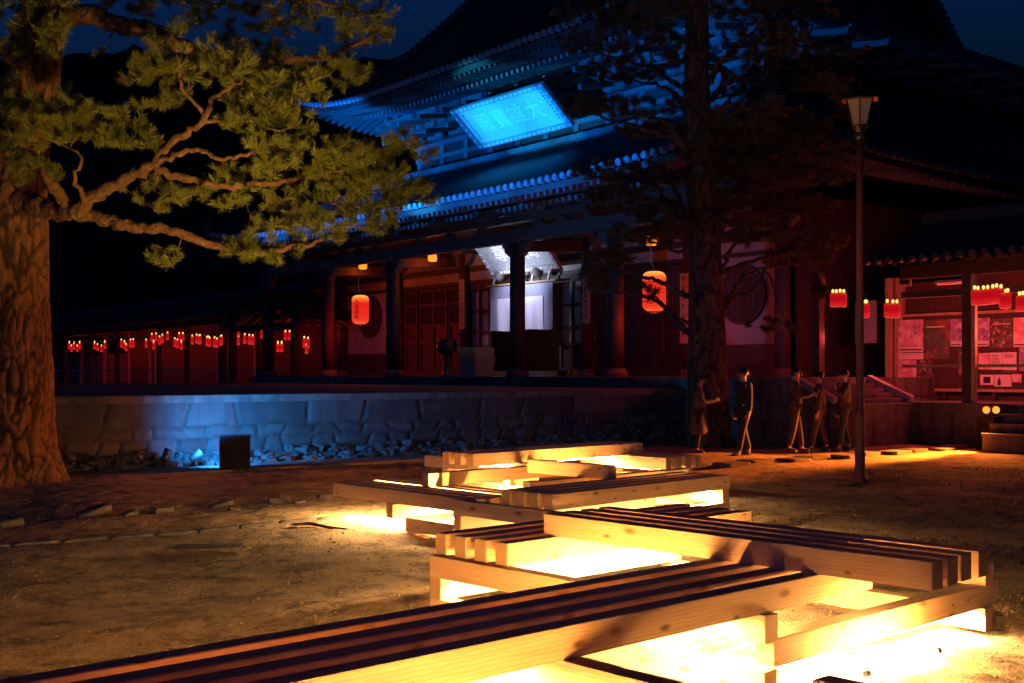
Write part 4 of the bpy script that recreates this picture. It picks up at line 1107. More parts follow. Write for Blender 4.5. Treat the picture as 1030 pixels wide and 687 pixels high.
mb = MB(); mb.box(bs0-.05, bs1, yb-.05, yb+.06, zb1, zb1+.07); mb.box(bs0-.05, bs1, yb-.05, yb+.06, zb0-.07, zb0); mb.box(bs0-.06, bs0, yb-.05, yb+.06, zb0, zb1); mb.build('frame', M['tablet'], nb)
for s in (bs0+.1, S(950,yb), S(1000,yb)): MB().box(s-.04, s+.04, yb-.02, yb+.05, .95, zb0-.07).build('leg', M['wood'], nb)
P = [((66,207,190,362),0,1,'tall pagoda poster with a blue foot at the top left of the notice board'),((66,366,190,398),None,0,'pale caption sheet under the tall pagoda poster'),((66,402,156,528),4,0,'pink poster with an orange tent shape at the lower left of the notice board'),
 ((196,207,320,395),1,0,'large dark flower poster beside the tall pagoda poster'),((160,402,240,520),3,0,'dark poster of small photographs under the dark flower poster'),((322,203,394,334),2,1,'violet poster with a white caption left of the gallery column'),
 ((440,198,517,334),2,1,'violet poster with a white caption right of the gallery column'),((522,202,629,340),3,0,'dark poster with pale lantern pictures in the top row'),((634,196,700,336),4,1,'pink poster in the top row at the right frame edge'),
 ((363,342,391,474),1,0,'narrow greenish poster left of the gallery column'),((440,340,458,474),1,0,'narrow greenish poster right of the gallery column'),((462,366,516,447),4,0,'pinkish notice sheet at the left of the white paper row'),
 ((518,364,578,448),None,3,'white sheet of printed text in the middle of the paper row'),((580,362,650,464),None,2,'white sheet with a drawing and a grey foot'),((662,334,700,455),2,0,'bluish poster at the right frame edge, second row'),
 ((470,473,538,524),None,4,'small white sheet with a square dark picture'),((541,473,624,532),None,5,'white sheet with a small dark bottle shape'),((628,470,674,510),4,0,'small pinkish card at the bottom right of the notice board')]
for (x0,y0,x1,y1), mt, cap, lab in P:
    (ua, va), (ub, vb) = Z8(x0,y0), Z8(x1,y1); sa, sb_ = S(ua, yb-.02), S(ub, yb-.02); sm = (sa+sb_)/2; za, zb_ = ZV(vb, sm, yb), ZV(va, sm, yb)
    w_, h_ = sb_-sa, zb_-za
    o = empty('poster', tuple(L2W(sa, yb-.012, za)), TROT, lab, 'poster')
    MB().box(0, w_, -.006, 0, 0, h_).build('sheet', M['paper'] if mt is None else pm[mt], o)
    if cap == 1: MB().box(.02, w_-.02, -.011, -.007, .02, h_*.16).build('caption', M['paper'], o)
    if cap in (1, 3, 0, 2):
        mb = MB(); rr = random.Random(int(x0))
        rows_ = {1:[(.03,h_*.06,h_*.1)],3:[(.04,h_*(.2+.09*i),h_*(.2+.09*i)+.012) for i in range(8)],0:[(.05,h_*.8,h_*.83)],2:[(.05,h_*(.75+.06*i),h_*(.75+.06*i)+.012) for i in range(3)]}[cap]
        for xo, a, b in rows_: mb.box(xo, w_-xo-rr.random()*w_*.2, -.0145, -.012, a, b)
        mb.build('printed_lines', M['ink'] if mt is None or cap == 1 else M['paper'], o)
    if cap == 2: MB().box(0, w_, -.012, -.007, 0, h_*.14).build('foot_band', M['slab'], o)
    if cap == 4: MB().box(w_*.25, w_*.75, -.012, -.007, h_*.2, h_*.8).build('picture', M['ink'], o)
    if cap == 5:
        mb = MB(); mb.prism([(w_*.2,h_*.1),(w_*.38,h_*.1),(w_*.38,h_*.5),(w_*.32,h_*.65),(w_*.32,h_*.8),(w_*.26,h_*.8),(w_*.26,h_*.65),(w_*.2,h_*.5)], -.012, -.007); mb.build('picture', M['ink'], o)

# loudspeaker pair on a bracket between temple and gallery
s = S(824, -1.5); o = empty('loudspeaker', tuple(L2W(s, -1.5, ZV(297, s, -1.5))), TROT, 'dark loudspeaker on a bracket left of the short lantern row', 'loudspeaker')
mb = MB(); mb.lathe([(.05,0),(.07,.12),(.2,.3),(.21,.32)], (0,-.3,.1), 14, axis='Y'); mb.build('horn', M['boxcloth'], o, smooth=True)
mb = MB(); mb.bar((0,0,.1),(0,.3,.1),.05); mb.box(-.12,.12,-.1,.1,.2,.4); mb.build('bracket', M['slab'], o)

# ------------------------------------------------------------------ floodlight on its box, paving slabs
fp = Vector((992-CX, 0, 0)); Yf = 24.3; fx = (992-CX)/F*Yf
bx = empty('lamp_box', ((1001-CX)/F*Yf, Yf, 0), .35, 'dark box under the glowing floodlight by the steps', 'box')
MB().box(-.27,.27,-.25,.25,0,.68).build('body', M['boxcloth'], bx, bevel=.015)
MB().box(-.29,.29,-.27,.27,.68,.71).build('lid', M['black'], bx, bevel=.008)
M['flood'] = emit('floodlight_glass', (1,.26,.02), 2.0)
fl = empty('floodlight', (fx, Yf-.12, .712), R(0), 'twin headed orange floodlight glowing on top of a dark box', 'floodlight')
fz_ = ZV(410, 0, 0)
for i, dx in enumerate((-.085, .115)):
    mb = MB(); mb.lathe([(.075,-.03),(.075,-.045)], (dx,-.06,.13), 14, axis='Y'); mb.build('lens', M['flood'], fl)
    mb = MB(); mb.lathe([(.082,-.025),(.086,-.02),(.086,.05),(.03,.1)], (dx,-.06,.13), 14, axis='Y'); mb.build('housing', M['black'], fl)
mb = MB(); mb.box(-.12,.16,-.08,.06,0,.02); mb.bar((.02,0,.01),(.02,0,.1),.03); mb.build('stand', M['black'], fl)
sr = random.Random(4)
for i in range(15):
    p = Vector((3.05,19.85,0)) + Vector((.783,.62,0))*(.82*i) + Vector((.62,-.783,0))*(.22*(i % 2)+sr.uniform(-.04,.04))
    mb = MB(); rock(mb, (0,0,0), .66, .42, .08, 0, sr, .06)
    tag(mb.build('paving_slab', M['slab'], loc=(p.x,p.y,.02), rz=math.atan2(.62,.783)+sr.uniform(-.06,.06), bevel=.008), 'rough stepping slab in the orange lit path past the lamp post', 'paving slab', 'stepping slabs of the lit path')

# ------------------------------------------------------------------ fittings at the left wall
def GY(u, Yd): return (u-CX)/F*Yd
q = empty('equipment_box', (GY(236.5,19.3), 19.3, 0), .12, 'black box standing on the ground before the blue lit wall', 'box')
MB().box(-.23,.23,-.22,.22,0,.55).build('body', M['boxcloth'], q, bevel=.012)
MB().box(-.245,.245,-.235,.235,.55,.575).build('lid', M['black'], q, bevel=.006)
M['bluelens'] = emit('blue_lens', (.05,.35,1), 5)
def spotlight(u, Yd, tilt, rz, label, lens):
    o = empty('spotlight', (GY(u,Yd), Yd, 0), rz, label, 'spotlight')
    mb = MB(); mb.lathe([(.13,0),(.13,.03),(.03,.05)], (0,0,0), 14); mb.tube([(0,0,.03),(0,0,.2)], .022, 6); mb.build('base', M['bronze'], o)
    Mx = Matrix.Translation((0,0,.3)) @ Matrix.Rotation(tilt, 4, 'Y')
    def tr(mb): mb.v = [tuple(Mx @ Vector(p)) for p in mb.v]; return mb
    mb = MB(); mb.lathe([(.06,-.16),(.09,-.1),(.1,.12),(.115,.17)], (0,0,0), 16); tr(mb).build('housing', M['black'], o, smooth=True)
    mb = MB(); mb.lathe([(.10,.172),(.10,.178)], (0,0,0), 16); tr(mb).build('lens', lens, o)
    o.scale = (.68,.68,.68); return o
spotlight(167, 19.6, R(35), 1.2, 'small spotlight with a tiny blue glint, left of the tilted one', M['bluelens'])
spotlight(197, 19.5, R(52), .3, 'spotlight tilted up to the right beside the black box', M['black'])

# ------------------------------------------------------------------ lamp post
lp = empty('street_lamp', (GY(865,17), 17, 0), .2, 'tall rust red lamp post with a six sided frosted lantern', 'street lamp')
mb = MB(); mb.lathe([(.11,0),(.11,.06),(.075,.1),(.07,.95),(.085,.97),(.085,1.03),(.058,1.07),(.052,3.0),(.05,5.05)], (0,0,0), 16); mb.build('pole', M['rust'], lp, smooth=True)
mb = MB(); mb.lathe([(.06,5.0),(.075,5.03),(.075,5.08),(.05,5.1),(.09,5.16),(.12,5.2)], (0,0,0), 12); mb.build('collar', M['bronze'], lp)
zz0, zz1, r0_, r1_ = 5.2, 5.58, .115, .215
mb = MB(); gl = MB()
for k in range(6):
    a0, a1 = 2*math.pi*k/6, 2*math.pi*(k+1)/6
    p = [(r0_*math.cos(a0), r0_*math.sin(a0), zz0), (r0_*math.cos(a1), r0_*math.sin(a1), zz0), (r1_*math.cos(a1), r1_*math.sin(a1), zz1), (r1_*math.cos(a0), r1_*math.sin(a0), zz1)]
    mb.bar(p[0], p[3], .018); mb.bar(p[0], p[1], .02); mb.bar(p[3], p[2], .02)
mb.lathe([(.29,5.575),(.29,5.59),(.1,5.70),(.05,5.72),(.05,5.74),(.035,5.78),(.005,5.86)], (0,0,0), 6)
mb.build('lantern_frame', M['bronze'], lp)
gl.lathe([(r0_-.01,zz0+.01),(r1_-.012,zz1)], (0,0,0), 6); 
n = NT('frosted_glass'); n.base((.42,.36,.26)); n.rough(.35); n.b.inputs['Emission Color'].default_value = (.9,.6,.3,1); n.b.inputs['Emission Strength'].default_value = .012; M['frost'] = n.m  # slight emission paints a faint glow on the unlit panes
gl.build('glass', M['frost'], lp)
# ------------------------------------------------------------------ pines
class Pine:
    def __init__(s, seed): s.r = random.Random(seed); s.np_ = np.random.default_rng(seed); s.nodes = []; s.rad = []; s.tubes = MB(); s.tufts = []
    def limb(s, pts, r0, r1, seg=7, wob=.03):
        pts = [Vector(p) for p in pts]; out = []; n = len(pts)
        for i in range(n-1):
            p0, p1, p2, p3 = pts[max(i-1,0)], pts[i], pts[i+1], pts[min(i+2,n-1)]
            k = max(2, int((p2-p1).length/.07))
            for j in range(k):
                t = j/k; out.append(.5*((2*p1)+(-p0+p2)*t+(2*p0-5*p1+4*p2-p3)*t*t+(-p0+3*p1-3*p2+p3)*t**3))
        out.append(pts[-1]); m = len(out)
        for i in range(1, m-1): out[i] += Vector((s.r.uniform(-1,1), s.r.uniform(-1,1), s.r.uniform(-1,1)))*wob
        ph = s.r.uniform(0,50); rads = [.88*(r0+(r1-r0)*(i/(m-1))**.8)*(1+.22*noise.noise(Vector((ph+i*.33,0,0)))+.10*noise.noise(Vector((ph,i*.9,0)))) for i in range(m)]
        s.tubes.tube(out, rads, seg)
        for p, q in zip(out, rads): s.nodes.append(tuple(p)); s.rad.append(q)
    def pad(s, c, rx, ry, rz, n):
        c = Vector(c); pts = []
        for _ in range(n):
            while True:
                v = Vector((s.r.uniform(-1,1), s.r.uniform(-1,1), s.r.uniform(-1,1)))
                if v.length < 1: break
            pts.append(Vector((c.x+v.x*rx, c.y+v.y*ry, c.z+v.z*rz+.25*rz*(1-v.x*v.x))))
        P_ = np.array(s.nodes); A = np.array([tuple(p) for p in pts])
        d = np.min(np.linalg.norm(A[:,None,:]-P_[None,:,:], axis=2), axis=1)
        for i in np.argsort(d):
            p = pts[i]; Nn = np.array(s.nodes); dd = np.linalg.norm(Nn-np.array(tuple(p)), axis=1)
            # prefer thick nearby wood a little
            j = int(np.argmin(dd)); q = Vector(s.nodes[j]); L = (p-q).length
            if L < .04: continue
            mid = q.lerp(p, .5) + Vector((s.r.uniform(-1,1), s.r.uniform(-1,1), s.r.uniform(-.9,.3)))*L*.16
            k = max(2, int(L/.12)); path = []
            for a in range(k+1):
                t = a/k; path.append(q*(1-t)**2+mid*2*t*(1-t)+p*t*t)
            r0 = min(s.rad[j]*.8, .006+.016*min(L, 1.2)+.004); r1 = .0045
            rads = [r0+(r1-r0)*a/k for a in range(k+1)]
            s.tubes.tube(path, rads, 5)
            for a in range(1, k+1): s.nodes.append(tuple(path[a])); s.rad.append(rads[a])
            dr = (path[-1]-path[-2]).normalized(); dr = (dr+Vector((0,0,.45))).normalized()
            s.tufts.append((path[-1], dr, 1.0))
            for _ in range(2):
                o_ = Vector((s.r.uniform(-1,1), s.r.uniform(-1,1), s.r.uniform(-.3,.8))); tp = path[-1]+o_*.10
                s.tubes.tube([path[-2].lerp(path[-1], .5), tp], [.004,.003], 4, False)
                s.tufts.append((tp, (dr*.6+o_.normalized()*.9+Vector((0,0,.25))).normalized(), s.r.uniform(.75,1)))
    def foliage(s, name, mat, parent, nn, ln, wd, shoot=.09):
        T_ = s.tufts; N = len(T_); g_ = s.np_
        P_ = np.array([tuple(t[0]) for t in T_]); D = np.array([tuple(t[1]) for t in T_]); sc_ = np.array([t[2] for t in T_])
        P_ = np.repeat(P_, nn, 0); D = np.repeat(D, nn, 0); S_ = np.repeat(sc_, nn)
        a = g_.normal(size=P_.shape); a -= (a*D).sum(1, keepdims=True)*D; a /= np.linalg.norm(a, axis=1, keepdims=True)+1e-9
        al = g_.random(len(P_)); base = P_ + D*((al-1)*shoot)[:,None]
        th = g_.uniform(.25, 1.15, len(P_))*(1.15-.5*al)
        nd = D*np.cos(th)[:,None]+a*np.sin(th)[:,None]; nd[:,2] -= .06; L = ln*g_.uniform(.75,1.1,len(P_))*S_
        side = np.cross(nd, g_.normal(size=P_.shape)); side /= np.linalg.norm(side, axis=1, keepdims=True)+1e-9
        tip = base+nd*L[:,None]; mid_ = base+nd*(L*.5)[:,None]
        w_ = wd*g_.uniform(.8,1.2,len(P_))
        v = np.stack([base-side*(w_*.4)[:,None], base+side*(w_*.4)[:,None], mid_+side*(w_*.6)[:,None], tip, mid_-side*(w_*.6)[:,None]], 1).reshape(-1,3)
        n_ = len(P_); f = np.arange(n_*5).reshape(n_,5)
        me_ = bpy.data.meshes.new(name); me_.vertices.add(n_*5); me_.vertices.foreach_set('co', v.ravel().astype(np.float32))
        me_.loops.add(n_*5); me_.loops.foreach_set('vertex_index', f.ravel().astype(np.int32)); me_.polygons.add(n_)
        me_.polygons.foreach_set('loop_start', (np.arange(n_)*5).astype(np.int32)); me_.polygons.foreach_set('loop_total', np.full(n_,5,np.int32))
        me_.update(); me_.materials.append(mat); o = bpy.data.objects.new(name, me_); COL.objects.link(o); o.parent = parent
        return o
def trunk_mesh(name, cent, parent, seg=150, dz=.035, plate=(6.2,6.2,2.1), amp=.05):
    """cent: list of (Vector, radius); bark plates as true relief"""
    zs = []; P_ = []; 
    for i in range(len(cent)-1):
        (p0, r0), (p1, r1) = cent[i], cent[i+1]; k = max(1, int(abs(p1.z-p0.z)/dz))
        for j in range(k): t = j/k; P_.append((p0.lerp(p1, t), r0+(r1-r0)*t))
    P_.append(cent[-1]); vs = []; cr = []
    for p, r in P_:
        for k in range(seg):
            th = 2*math.pi*k/seg; flare = 1+.10*math.sin(3*th+1)*max(0, 1-(p.z+.1)/1.1)**2*2.2 + .04*math.sin(2*th+p.z)
            c = Vector((math.cos(th), math.sin(th), 0)); b = p+c*r*flare
            q = Vector((b.x*plate[0], b.y*plate[1], b.z*plate[2])); q += Vector((noise.noise(q*.8), noise.noise(q*.8+Vector((9,0,0))), noise.noise(q*.8+Vector((0,9,0)))))*1.1
            d, _ = noise.voronoi(q); e = d[1]-d[0]; h = 1-math.exp(-(e/.10)**1.6)
            h2 = noise.noise(b*7)*.12+noise.noise(Vector((b.x*30,b.y*30,b.z*14)))*.3+noise.noise(b*60)*.25+.3*math.sin(d[0]*26)*(e > .1)
            vs.append(b+c*amp*min(1,r*2)*(h-1+h2*.6)); cr.append(max(0, 1-(e/.19)**1.5)*.97)
    n = len(P_); fs = [(i*seg+k, i*seg+(k+1)%seg, (i+1)*seg+(k+1)%seg, (i+1)*seg+k) for i in range(n-1) for k in range(seg)]
    mb = MB(); mb.add(vs, fs); o = mb.build(name, M['bark'], parent, smooth=True)
    a = o.data.attributes.new('crack', 'FLOAT', 'POINT'); a.data.foreach_set('value', cr); return o

# --- left pine
LY = 17.0
lt = empty('pine_tree', (GY(-3,LY), LY, 0), 0, 'big old pine with plated bark at the left, its green boughs reaching over the wall', 'tree')
def rel(o, p): return Vector(p)-o.location
def LP(u, v, dy=0): return rel(lt, WP(u, v, LY+dy-.3))
cen = [(482,-2,.92),(474,-3,.84),(455,-4,.79),(400,-3,.76),(300,-3,.72),(240,0,.69),(205,4,.63),(180,12,.5),(150,20,.42),(90,31,.38),(50,36,.36),(0,45,.33),(-80,62,.28),(-170,85,.2),(-240,95,.12)]
cc = [(rel(lt, WP(u, v, LY)), r) for v, u, r in cen]; cc[0][0].z = -.15; cc[1][0].z = .05
trunk_mesh('trunk', cc, lt, seg=190, dz=.03)
lp_ = Pine(21)
for p, r in cc[4:]: lp_.nodes.append(tuple(p)); lp_.rad.append(r)
L_ = lp_.limb
L_([LP(8,200), LP(50,212,-.4), LP(78,214,-.7)], .22, .13)
L_([LP(70,212,-.6), LP(55,190,-.8), LP(42,167,-1), LP(22,155,-1), LP(-20,150,-1)], .11, .07)
L_([LP(76,214,-.7), LP(88,203,-.7), LP(114,186,-.8), LP(151,167,-.9), LP(178,140,-.9), LP(205,121,-1), LP(213,98,-1)], .13, .045)
L_([LP(76,214,-.7), LP(87,217,-.6), LP(125,227,-.6), LP(163,231,-.7), LP(212,246,-.6), LP(242,252,-.5), LP(290,250,-.5), LP(330,240,-.4)], .12, .03)
L_([LP(151,169,-.9), LP(180,154,-1), LP(205,153,-1), LP(230,160,-1.1), LP(262,150,-1.1)], .06, .025)
L_([LP(155,172,-.9), LP(197,182,-.7), LP(227,189,-.6), LP(250,186,-.6), LP(289,181,-.6), LP(316,177,-.6), LP(346,170,-.5), LP(369,157,-.4), (LP(407,143,-.4))], .07, .02)
L_([LP(289,181,-.6), LP(320,200,-.4), LP(360,208,-.3), LP(400,204,-.2)], .035, .015)
L_([LP(205,121,-1), LP(190,95,-1.1), LP(182,85,-1.2), LP(180,60,-1.2), LP(163,48,-1.2)], .04, .015)
L_([LP(213,98,-1), LP(227,91,-1.2), LP(260,72,-1.2), LP(290,60,-1.1)], .035, .012)
L_([LP(205,123,-1), LP(240,122,-1), LP(275,130,-.9), LP(310,128,-.8)], .04, .012)
L_([LP(85,205,-.8), LP(75,180,-1.1), LP(82,160,-1.2), LP(70,150,-1.2)], .05, .02)
L_([LP(40,30), LP(80,16,-.3), LP(125,27,-.5), LP(151,30,-.5), LP(190,50,-.3), LP(240,62,0), LP(290,60,.2), LP(327,57,.2), LP(354,46,.2), LP(385,30,.2)], .2, .03)
L_([LP(50,-20), LP(120,-35,-.3), LP(200,-20,-.4), LP(270,-5,-.2), LP(330,5,0), LP(380,18,0)], .16, .02)
L_([LP(30,70), LP(-10,50,-.3), LP(-50,45,-.3)], .12, .05)
pads = [(185,62,42,26,48,-1.2),(150,72,34,20,26,-1.1),(165,100,28,14,12,-1.1),(240,78,40,24,44,-1.2),(285,96,44,26,48,-1.1),(262,118,44,20,34,-1.1),(275,145,46,22,34,-.9),
 (90,128,44,22,44,-1.3),(130,138,30,24,34,-1.2),(60,118,30,22,28,-1.4),(18,128,44,28,46,-1.4),(0,95,30,24,20,-1.2),(28,172,30,16,18,-1.2),(150,195,28,12,12,-.6),(200,205,50,16,26,-.5),
 (250,180,50,18,28,-.6),(310,165,50,20,38,-.6),(365,158,46,20,44,-.5),(410,152,26,16,20,-.4),(330,195,60,22,52,-.4),(392,192,42,22,48,-.3),(420,198,18,12,10,-.2),(300,228,56,22,46,-.4),(355,226,44,18,34,-.3),
 (250,250,44,12,22,-.5),(170,262,26,9,12,-.6),(395,222,26,12,14,-.2),(275,262,36,9,14,-.5)]
for u, v, rx, ry, n_, dy in pads:
    c = LP(u, v, dy); lp_.pad(c, rx*LY/F, .42, ry*LY/F, int(n_*.8))
topp = Pine(33); topp.nodes = list(lp_.nodes); topp.rad = list(lp_.rad)
for u, v, rx, ry, n_, dy in [(200,8,70,20,52,-.2),(120,0,50,22,26,-.4),(300,18,60,26,58,0),(365,30,32,30,40,.1),(250,45,50,16,26,0),(330,78,42,20,34,.1),(30,15,50,26,34,-.5),(-10,50,40,30,26,-.6),(380,-30,50,30,25,0),(270,-40,80,30,30,0),(100,-60,90,40,40,0),(0,-60,80,40,34,-.3),(60,48,36,18,16,-.9)]:
    topp.pad(LP(u, v, dy), rx*LY/F, .5, ry*LY/F, int(n_*.9))
lp_.tubes.build('limbs', M['limb'], lt, smooth=True, norm=False)
topp.tubes.build('upper_twigs', M['limb'], lt, smooth=True, norm=False)
lp_.foliage('crown', M['needle'], lt, 46, .14, .0055)
topp.foliage('upper_crown', M['needle'], lt, 42, .14, .0055)

# --- right pine
RY = 25.6
rt = empty('pine_tree', (GY(712,RY), RY, 0), 0, 'pine in dim reddish light standing before the right half of the temple', 'tree')
def RP(u, v, dy=0): return rel(rt, WP(u, v, RY+dy))
cen = [(449,712,.58),(440,712,.5),(400,712,.44),(330,711,.39),(280,710,.37),(200,706,.33),(100,701,.28),(0,701,.24),(-120,695,.18),(-260,690,.08)]
cc = [(RP(u, v), r) for v, u, r in cen]; cc[0][0].z = -.1
trunk_mesh('trunk', cc, rt, seg=90, dz=.06, plate=(5,5,2.2), amp=.05)
rp_ = Pine(77)
for p, r in cc[2:]: rp_.nodes.append(tuple(p)); rp_.rad.append(r)
pads = [(600,12,44,18,30),(640,40,44,20,34),(625,75,42,14,24),(585,45,26,14,12),(665,15,36,18,24),(745,8,50,16,34),(800,14,44,20,34),(775,45,40,16,26),(840,55,32,16,24),(830,85,34,14,24),
 (770,88,56,14,30),(635,112,40,12,20),(655,132,40,10,18),(745,120,46,12,26),(800,128,44,14,28),(740,152,60,14,34),(815,150,36,14,26),(830,178,24,12,18),(775,178,50,14,34),(640,178,36,12,22),
 (625,205,44,14,30),(665,212,34,12,20),(745,205,50,14,32),(800,208,44,14,30),(610,262,26,9,14),(600,290,20,7,8),(700,232,50,14,30),(650,236,40,12,24),(770,238,40,12,24),(820,245,34,14,30),(800,262,36,12,22),(690,60,30,16,18),(700,110,34,14,14),(770,130,50,16,26),(765,165,50,14,24),(850,110,26,14,14),(690,180,30,14,14),(590,110,26,10,12),(600,175,26,10,12),(790,60,50,20,24),(720,170,34,14,16)]
for u, v, rx, ry, n_ in pads:
    dy = rp_.r.uniform(-.9, .7); tr_v = v+rp_.r.uniform(4, 40); 
    side = 1 if u > 705 else -1
    if abs(u-705) > 45:
        a = RP(706-side*-8, tr_v+18, 0); b = RP((706+u)/2, v+rp_.r.uniform(6,22), dy*.5); c = RP(u, v+4, dy)
        rp_.limb([a, RP(706+(u-706)*.22, tr_v+rp_.r.uniform(-6,16), dy*.2), b, c], rp_.r.uniform(.07,.11), .02, 6, .035)
    rp_.pad(RP(u, v, dy), rx*RY/F, .6, ry*RY/F, int(n_*1.6))
# bare lower boughs seen against the lit wall
rp_.limb([RP(722,330), RP(738,300,-.2), RP(757,292,-.3), RP(770,270,-.3), RP(775,250,-.3)], .06, .03, 6)
rp_.limb([RP(770,272,-.3), RP(780,290,-.3), RP(782,318,-.3)], .03, .015, 6)
rp_.limb([RP(700,330), RP(680,318,-.3), RP(660,300,-.4), RP(648,288,-.5)], .05, .012, 6)
rp_.limb([RP(658,299,-.4), RP(652,304,-.5), RP(640,302,-.5)], .02, .008, 5)
rp_.pad(RP(652,290,-.5), .35, .2, .3, 8); rp_.pad(RP(606,278,-.4), .5, .3, .22, 12); rp_.pad(RP(775,330,-.3), .6, .3, .15, 10)
rp_.tubes.build('limbs', M['limb'], rt, smooth=True, norm=False)
rp_.foliage('crown', M['needle_dim'], rt, 40, .17, .009)

# ------------------------------------------------------------------ wooded hills and roofs behind
mb = MB(); nn = 260; hr = random.Random(2); vs = []
Yh = 260
prev = None
for i in range(nn+1):
    x = -330+660*i/nn; base = 70+7*math.sin(x*.011+1)+3*math.sin(x*.05)
    px_ = CX+x/Yh*F
    if px_ > 850: base = 66+ (px_-950)*.02
    top = base+2.6*noise.noise(Vector((x*.22,0,0)))+1.7*noise.noise(Vector((x*.9,3,0)))
    for j in range(14):
        t = j/13; y = Yh-130*(1-t)+hr.uniform(-2,2); vs.append((x+hr.uniform(-.8,.8), y, top*(t**.6)+(hr.uniform(-1.2,1.2) if 0 < j < 13 else 0)))
fs = [(i*14+j, (i+1)*14+j, (i+1)*14+j+1, i*14+j+1) for i in range(nn) for j in range(13)]
mb.add(vs, fs); mb.build('hills', M['hill'], kind='structure')

# a lower roofed building behind the right gallery
bb = empty('rear_building', tuple(L2W(14, 9, 0)), TROT, 'dark tiled building behind the right gallery', 'building')
MB().box(-7, 16, 0, 7, 0, 4.6).build('wall', M['wood2'], bb)
for sg in (1,-1):
    v_, f_ = roof_slope(lambda u, d: 4.7+.42*d+.03*d*d, (-9, 18), lambda u: 5.2, lambda u, d, z: (u, 3.5-sg*(5.2-d), z), nd=6)
    MB().add(v_, f_).build('roof', M['tile'], bb, smooth=True)
MB().box(-9, 18, 3.3, 3.7, 7.5, 8.1).build('roof_ridge', M['tile'], bb, bevel=.03)

# ------------------------------------------------------------------ people
def skin_obj(name, verts, edges, rads, mat, parent, lvl=2, root=0):
    me_ = bpy.data.meshes.new(name); me_.from_pydata(verts, edges, []); o = bpy.data.objects.new(name, me_); COL.objects.link(o)
    o.modifiers.new('s', 'SKIN'); sv = me_.skin_vertices[0].data
    for i, r in enumerate(rads):
        sv[i].radius = (r, r) if not hasattr(r, '__len__') else r; sv[i].use_root = (i == root)
    m_ = o.modifiers.new('ss', 'SUBSURF'); m_.levels = lvl; m_.render_levels = lvl
    dg = bpy.context.evaluated_depsgraph_get(); me2 = bpy.data.meshes.new_from_object(o.evaluated_get(dg)); me2.name = name
    bpy.data.objects.remove(o); me2.materials.clear(); me2.materials.append(mat); me2.polygons.foreach_set('use_smooth', [True]*len(me2.polygons))
    o2 = bpy.data.objects.new(name, me2); COL.objects.link(o2); o2.parent = parent; return o2
def cmat(name, c): 
    return simple(name, c, tuple(x*.7 for x in c), 5, .85, .2)
